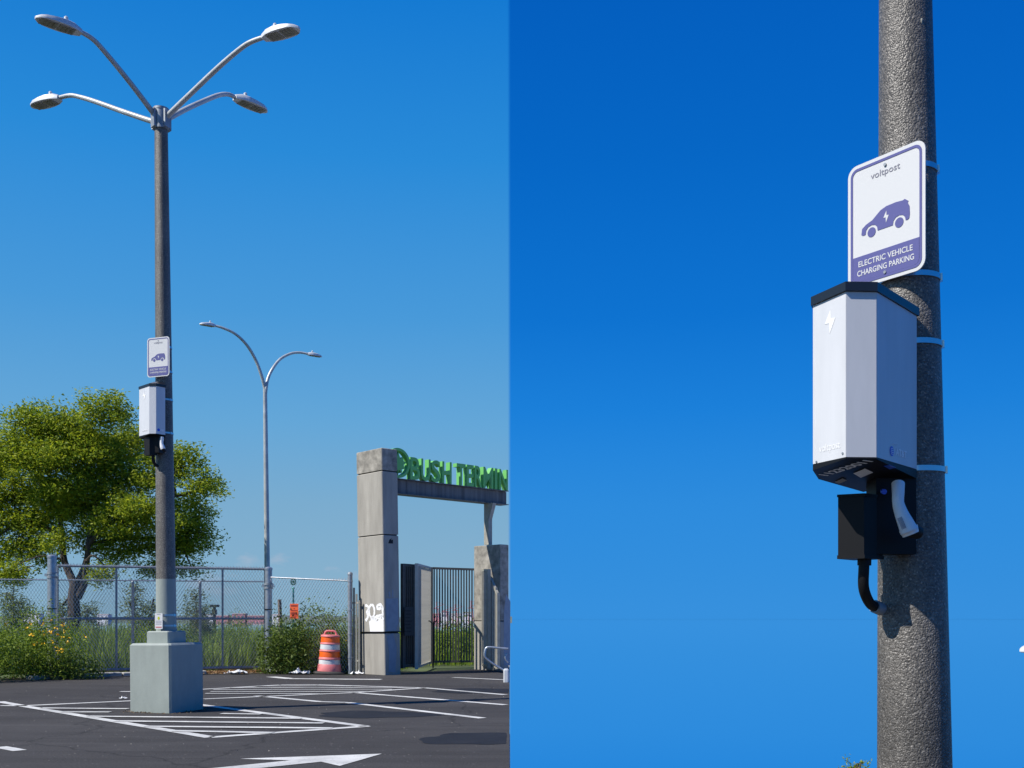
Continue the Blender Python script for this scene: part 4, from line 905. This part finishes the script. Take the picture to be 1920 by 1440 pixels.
# tall grass behind the fence up to the shore
def behind(rng, n):
    y = 20.3 + 38 * rng.random(n) ** 2.2; lo = -.55 * y - 1; x = lo + (0 - .38 - lo) * rng.random(n)
    yl = np.where(x < -4.9, 21.0 + (x + 4.9) * .155, 20.9 + (x + 4.9) * -.10) ; yl = np.where(x > -2.2, 23.4 + 0 * x, yl)
    ok = (y > yl + .25); return np.stack([x, y], 1)[ok]
grass('tall_grass', 30000, behind, .40, .92, GRASS, 3, .013)
def bush(name, label, cat, c, r, n, size, m, seed, group=None, flowers=0, stems=8, aspect=2.4, shape=1.0, leafname='foliage', tips=None):
    rng = np.random.default_rng(seed); c = np.array(c, float); r = np.array(r, float); base = Vector((c[0], c[1], 0))
    t = thing(name, label, cat, base, group)
    k = max(6, int(n / 28)); u = rng.normal(size=(k, 3)); u /= np.linalg.norm(u, axis=1)[:, None]; u[:, 2] = np.abs(u[:, 2]) * 1.0
    rad = rng.random(k) ** .45; cl = np.array([c[0], c[1], 0]) + u * rad[:, None] * np.array([r[0], r[1], r[2]]) ; cl[:, 2] += rng.uniform(0, .15 * r[2], k)
    pick = rng.integers(0, k, n); sp = np.array([r[0], r[1], r[2]]) * .13; ctr = cl[pick] + rng.normal(size=(n, 3)) * sp; ctr[:, 2] = np.abs(ctr[:, 2]) + .01
    v, q = leaf_quads(ctr, size, rng, .8, aspect); np_mesh(leafname, v, q, m, t, base)
    mb = MB()
    for i in range(stems):
        e = Vector(cl[rng.integers(0, k)]); b = base + Vector((rng.uniform(-.3, .3) * r[0], rng.uniform(-.3, .3) * r[1], 0)); mb.tube([b, (b + e) / 2 + Vector((0, 0, .05)), e], [.010, .007, .003], 5)
    mb.build('stem', BARK, t)
    if flowers:
        fc = []
        for i in range(flowers):
            x = rng.normal() * .33; z = rng.uniform(.45, .98); fc.append(c + np.array([r[0] * (.35 + x), -r[1] * rng.uniform(.55, .95), r[2] * z]))
        fc = np.repeat(np.array(fc), 5, 0) + rng.normal(size=(flowers * 5, 3)) * .016; fc[:, 2] = np.maximum(fc[:, 2], .1)
        v, q = leaf_quads(fc, .034, rng, .6, 1.2); stuff(np_mesh('flower', v, q, PETAL, t, base))
    return t
WG = 'weeds in front of the fence'
bush('weed_clump', 'dense tall weed clump at far left before the fence', 'weeds', (-9.15, 17.75, 0), (.95, .7, 1.2), 9500, .055, LEAF_WEED, 21, WG, 6, 20)
bush('weed_clump', 'weed clump with yellow flowers around the thick post', 'weeds', (-8.25, 18.55, 0), (.8, .5, 1.04), 8000, .05, LEAF_WEED, 22, WG, 34, 18)
bush('weed_clump', 'low dark weed clump spilling onto the kerb right of flowers', 'weeds', (-7.75, 18.55, 0), (.62, .35, .42), 2600, .05, LEAF_DARK, 23, WG, 0, 10)
bush('weed_clump', 'weed clump half cut by the frame edge', 'weeds', (-10.2, 17.6, 0), (.8, .7, 1.05), 4000, .055, LEAF_WEED, 24, WG, 3, 12)
SG = 'shrubs against the right fence'
bush('shrub', 'dark leafy shrub at the foot of the lamp side post', 'shrub', (-4.35, 20.3, 0), (.52, .34, 1.02), 5600, .06, LEAF_DARK, 31, SG, 0, 14)
bush('shrub', 'rounded shrub under the orange notice', 'shrub', (-3.85, 21.0, 0), (.6, .42, 1.14), 6200, .055, LEAF_WEED, 32, SG, 0, 14)
bush('shrub', 'shrub behind the traffic barrel', 'shrub', (-3.3, 20.85, 0), (.55, .36, 1.08), 6000, .055, LEAF_WEED, 33, SG, 3, 14)
bush('shrub', 'thin shrub filling gap beside the steel bar panel', 'shrub', (-2.85, 20.9, 0), (.3, .3, .9), 1800, .055, LEAF_WEED, 34, SG, 0, 8)
bush('shrub', 'broad sunlit shrub seen through the wide bar gate', 'shrub', (-1.35, 25.2, 0), (.68, .6, .92), 5200, .06, LEAF_WEED, 35, SG, 0, 14)
bush('shrub', 'sunlit shrub behind the folded gate leaf', 'shrub', (-2.15, 25.4, 0), (.6, .5, .85), 3000, .06, LEAF_WEED, 36, SG, 0, 10)
# taller weeds right behind the gate
for i, (px, Zd, rz, rx, lab) in enumerate(((150, 22, .85, .5, 'sunny weed mound behind the gate next to the thick post'), (265, 22.4, .95, .5, 'sunny weed mound behind the gate beside the lamp post block'), (345, 22.2, .95, .45, 'sunny weed mound behind the gate seen right of block'), (440, 22.6, .98, .55, 'sunny weed mound behind the gate near the curved lamp'))):
    p = P(px, HY, Zd); bush('weed_mound', lab, 'weeds', (p.x, p.y, 0), (rx, .5, rz), 3600, .055, LEAF_WEED, 40 + i, 'weed mounds behind the gate', 0, 8, 3.0)
# dry litter of leaves under the gate
def soil_reg(rng, n):
    s = rng.random(n); a = np.array([-7.6, 19.15]); b = np.array([-4.7, 20.5]); xy = a + (b - a) * s[:, None]; xy[:, 0] += rng.normal(size=n) * .05; xy[:, 1] += rng.uniform(-.05, .55, n); return xy
rng = np.random.default_rng(5); xy = soil_reg(rng, 2600); v, q = leaf_quads(np.concatenate([xy, rng.uniform(.015, .06, (2600, 1))], 1), .05, rng, .35, 2); stuff(np_mesh('dry_leaves', v, q, DRY, None, (0, 0, 0)))
# tuft at the quay edge
tp = P(1605, 1440, 7.0); bush('weed_tuft', 'feathery pale weed tuft just rising at the bottom edge of frame', 'weeds', (tp.x, 7.0, 0), (.10, .06, tp.z + .05), 420, .02, LEAF_TREE, 61, None, 0, 9, 3)

# tree behind the fence
def tree(name, label, base, limbs, lobes, n_leaf, size, m, seed, group=None, twig=True, sx=1.0):
    rng = np.random.default_rng(seed); t = thing(name, label, 'tree', base, group)
    mb = MB()
    for path, r0, r1 in limbs:
        p = smooth(path, 4); mb.tube(p, [r0 + (r1 - r0) * i / (len(p) - 1) for i in range(len(p))], 9)
    ends = [Vector(x) for path, _, _ in limbs for x in smooth(path, 4)[4:]]
    sprays = []; lv = []
    vol = sum(a[1][0] * a[1][1] * a[1][2] for a in lobes)
    tw = MB()
    for c, r in lobes:
        c = np.array(c); r = np.array(r); k = int(max(6, n_leaf / 75 * r[0] * r[1] * r[2] / vol))
        u = rng.normal(size=(k, 3)); u /= np.linalg.norm(u, axis=1)[:, None]; rad = rng.uniform(.2, 1.0, k) ** .5
        sprays.append(c + u * (rad * rng.uniform(.85, 1.12, k))[:, None] * r)
        near_ = min(ends, key=lambda e: (e - Vector(c)).length); tip = Vector(c)
        mid = (near_ + tip) / 2 + Vector((rng.uniform(-.2, .2), rng.uniform(-.2, .2), rng.uniform(-.1, .25)))
        mb.tube(smooth([near_, mid, tip], 4), [.034, .03, .028, .025, .022, .02, .018, .015, .012], 6)
        if twig:
            for j in range(0, k, 3):
                e = Vector(sprays[-1][j]); b = tip.lerp(near_, rng.uniform(0, .5)); tw.tube([b, (b + e) / 2 + Vector((rng.uniform(-.1, .1), rng.uniform(-.1, .1), -.05)), e], [.016, .011, .005], 4, False)
    sp = np.concatenate(sprays); pick = rng.integers(0, len(sp), n_leaf); off = np.clip(rng.normal(size=(n_leaf, 3)), -1.7, 1.7) * np.array([.17, .17, .10]); off[:, 2] -= .35 * (off[:, 0] ** 2 + off[:, 1] ** 2)
    ctr = sp[pick] + off
    v, q = leaf_quads(ctr, size, rng, .6, 2.6, .25)
    mb.build('trunk', BARK, t, True)
    if tw.v: stuff(tw.build('twigs', BARK, t))
    np_mesh('crown', v, q, m, t, base); return t
TZ = 26.0; Q = lambda x, y, dz=0: P(x, y, TZ + dz)
tb = Q(140, HY); tb.z = 0
limbs = [([tb, Q(139, 1150), Q(138, 1120), Q(141, 1095)], .16, .125),
         ([Q(141, 1100), Q(130, 1075, .1), Q(120, 1050, .2), Q(117, 1010, .3), Q(112, 960, .3), Q(108, 900, .4)], .105, .04),
         ([Q(141, 1100), Q(152, 1080, -.1), Q(163, 1050, -.2), Q(166, 1020, -.3), Q(172, 980, -.3), Q(190, 900, -.3)], .10, .04),
         ([Q(147, 1120), Q(158, 1095, -.3), Q(161, 1070, -.5), Q(163, 1050, -.6)], .085, .07),
         ([Q(117, 1010, .3), Q(80, 985, .5), Q(40, 975, .6)], .055, .025), ([Q(166, 1020, -.3), Q(210, 980, -.4), Q(270, 960, -.4), Q(330, 930, -.3)], .06, .025),
         ([Q(172, 980, -.3), Q(175, 900, .2), Q(178, 830, .3)], .05, .02), ([Q(166, 1020, -.3), Q(230, 1010, .4), Q(310, 1010, .6), Q(350, 1030, .6)], .05, .02), ([Q(112, 960, .3), Q(70, 900, .2), Q(60, 840, .1)], .045, .02)]
LB = [(75, 790, 55, 40), (195, 768, 52, 38), (135, 815, 70, 40), (30, 840, 60, 42), (95, 860, 70, 40), (175, 850, 70, 42), (250, 835, 52, 45), (-40, 880, 60, 50), (20, 915, 60, 42), (140, 910, 65, 36), (230, 905, 60, 42), (300, 880, 50, 42),
      (345, 865, 38, 38), (375, 905, 38, 34), (300, 960, 55, 36), (365, 965, 36, 42), (400, 918, 22, 20), (60, 975, 60, 36), (-30, 970, 60, 50), (215, 975, 55, 32), (110, 1010, 40, 22), (30, 1030, 40, 22), (235, 1035, 42, 24), (330, 1030, 45, 32), (360, 1065, 30, 18), (200, 1065, 24, 16), (-40, 1040, 50, 30), (265, 1010, 50, 26), (185, 1030, 30, 20), (190, 1085, 14, 10), (150, 955, 60, 36), (250, 950, 45, 30), (60, 1025, 45, 24), (385, 1000, 26, 34), (300, 1065, 45, 20), (10, 1070, 50, 22), (95, 1048, 32, 14), (110, 935, 60, 40), (190, 1000, 45, 26), (350, 1000, 40, 34)]
rr_ = random.Random(4)
lobes = []
for x, y, a, b in LB:
    c = Q(x, y, rr_.uniform(-.9, .9)); k = TZ / F; lobes.append((c, (a * k * .92, max(a, b) * k * .9, b * k * .92)))
tree('broadleaf_tree', 'large yellow green tree with forked trunk behind the fence', tb, limbs, lobes, 128000, .088, LEAF_TREE, 71)
# saplings through the fence
for i, (px, Zd, top, w_, lab) in enumerate(((253, 30, 1098, 20, 'small leafy sapling showing just left of the lamp post'), (285, 31, 1128, 16, 'smaller sapling half hidden by the lamp post'), (368, 31, 1108, 20, 'small sapling showing right of the lamp post through gate'), (382, 31.5, 1140, 10, 'tiny sapling crown next to the twin lamp mast'),
                                       (25, 33, 1075, 38, 'dull sapling clump behind left fence under the big tree'), (118, 29, 1124, 14, 'small sapling between thick post and forked trunk'), (165, 30, 1134, 16, 'small sapling just right of the forked trunk'))):
    b = P(px, HY, Zd); b.z = 0; k = Zd / F; tip = P(px, top, Zd); h = tip.z
    lb = [(P(px, top + 18 * .6, Zd), (w_ * k * .4, w_ * k * .4, .22)), (Vector((b.x - w_ * k * .3, b.y, h * .66)), (w_ * k * .7, w_ * k * .7, .35)), (Vector((b.x + w_ * k * .3, b.y, h * .5)), (w_ * k * .8, w_ * k * .8, .35)), (Vector((b.x, b.y, h * .3)), (w_ * k * .9, w_ * k * .9, .3))]
    tree('sapling', lab, b, [([b, b + up * (h * .4), b + up * (h * .75), tip - up * .1], .022, .007)], lb, 2600 if w_ < 30 else 5200, .075, LEAF_FAR, 80 + i, 'saplings beyond the fence', False)

# ------------------------------------------------------------------ far shore across the harbour
sh = MB(); xs = list(range(-1400, 220, 40))
for a, b in zip(xs, xs[1:]):
    h0 = 2.0 + 1.5 * math.sin(a * .013) + random.uniform(0, 1.2) if a < 0 else max(.0, 2 - a * .012); h1 = 2.0 + 1.5 * math.sin(b * .013) + random.uniform(0, 1.2) if b < 0 else max(0, 2 - b * .012)
    if a < -20: sh.prism([(a, 1300, -3), (b, 1300, -3), (b, 1500, -3), (a, 1500, -3)], [(a, 1310, h0), (b, 1310, h1), (b, 1480, h1 + 2), (a, 1480, h0 + 2)])
structure(sh.build('far_shore', SHORE))
def far_building(px0, px1, ytop, m, label, Zd=1280):
    a = P(px0, HY, Zd); b = P(px1, HY, Zd); zt_ = P(px0, ytop + 3, Zd).z; wd = b.x - a.x
    t = thing('far_building', label, 'building', ((a.x + b.x) / 2, Zd, 0), 'buildings on the far shore')
    c = Vector(((a.x + b.x) / 2, Zd, 0)); MB().box(c + up * (zt_ / 2 - 1), (wd, 14, zt_ + 2)).build('wall', m, t)
    MB().prism([c + up * zt_ + Vector((x, y, 0)) for x, y in ((-wd / 2 - .4, -7.4), (wd / 2 + .4, -7.4), (wd / 2 + .4, 7.4), (-wd / 2 - .4, 7.4))], [c + up * (zt_ + 1.2) + Vector((x, y, 0)) for x, y in ((-wd / 2, -2), (wd / 2, -2), (wd / 2, 2), (-wd / 2, 2))]).build('roof', FARROOF, t)
    n = max(2, int(wd / 4))
    for i in range(min(n, 8)): MB().box(c + Vector((-wd / 2 + wd * (i + .5) / min(n, 8), -7.02, zt_ * .55)), (wd / min(n, 8) * .5, .1, zt_ * .3)).build('window', FARGLASS, t)
for px0, px1, yt, m, lab in ((44, 78, 1149, FARWHITE, 'long pale shed on the far shore left of the thick post'), (186, 206, 1150, FARWHITE, 'pale shed on the far shore right of the forked trunk'), (388, 402, 1150, FARWHITE, 'pale shed on the far shore beside the twin lamp mast'), (408, 430, 1152, FARRED, 'red shed on the far shore just right of twin lamp mast'),
                          (438, 462, 1148.5, FARRED, 'taller reddish shed on the far shore in the middle'), (466, 497, 1152, FARRED, 'long reddish shed on the far shore by the curved lamp'), (512, 526, 1150, FARWHITE, 'pale shed on the far shore beside the wooden stake'),
                          (806, 826, 1148, FARRED, 'reddish shed on far shore through left part of gate bars'), (828, 842, 1145, FARWHITE, 'pale block on far shore through middle of gate bars'), (846, 866, 1149, FARGREY, 'grey shed on far shore through gate bars'), (868, 886, 1146, FARWHITE, 'pale block on far shore at right side of gate bars')):
    far_building(px0, px1, yt, m, lab)
def crane(px, ytop, label):
    Zd = 1260; b = P(px, HY, Zd); h = P(px, ytop, Zd).z; t = thing('harbour_crane', label, 'crane', (b.x, Zd, 0), 'cranes on the far shore')
    for s in (-1, 1):
        MB().tube([(b.x + s * 3, Zd, -1), (b.x + s * 2, Zd, h * .6)], .45, 6).build('leg', FARRED, t)
    MB().box((b.x, Zd, h * .6), (7, 2, .9)).build('portal', FARRED, t)
    MB().tube([(b.x, Zd, h * .6), (b.x, Zd, h)], .4, 6).build('mast', FARRED, t); MB().tube([(b.x - 3, Zd, h * .62), (b.x + 9, Zd, h * .85)], .35, 6).build('boom', FARRED, t)
    MB().tube([(b.x, Zd, h), (b.x + 9, Zd, h * .85)], .15, 4).build('stay', FARRED, t)
for px, yt, lab in ((818, 1128, 'reddish crane on far shore behind the left gate bars'), (834, 1136, 'short reddish crane on far shore behind the middle gate bars'), (853, 1133, 'reddish crane on far shore over the grey shed'), (883, 1126, 'tall reddish crane on far shore at the right gate bars')): crane(px, yt, lab)
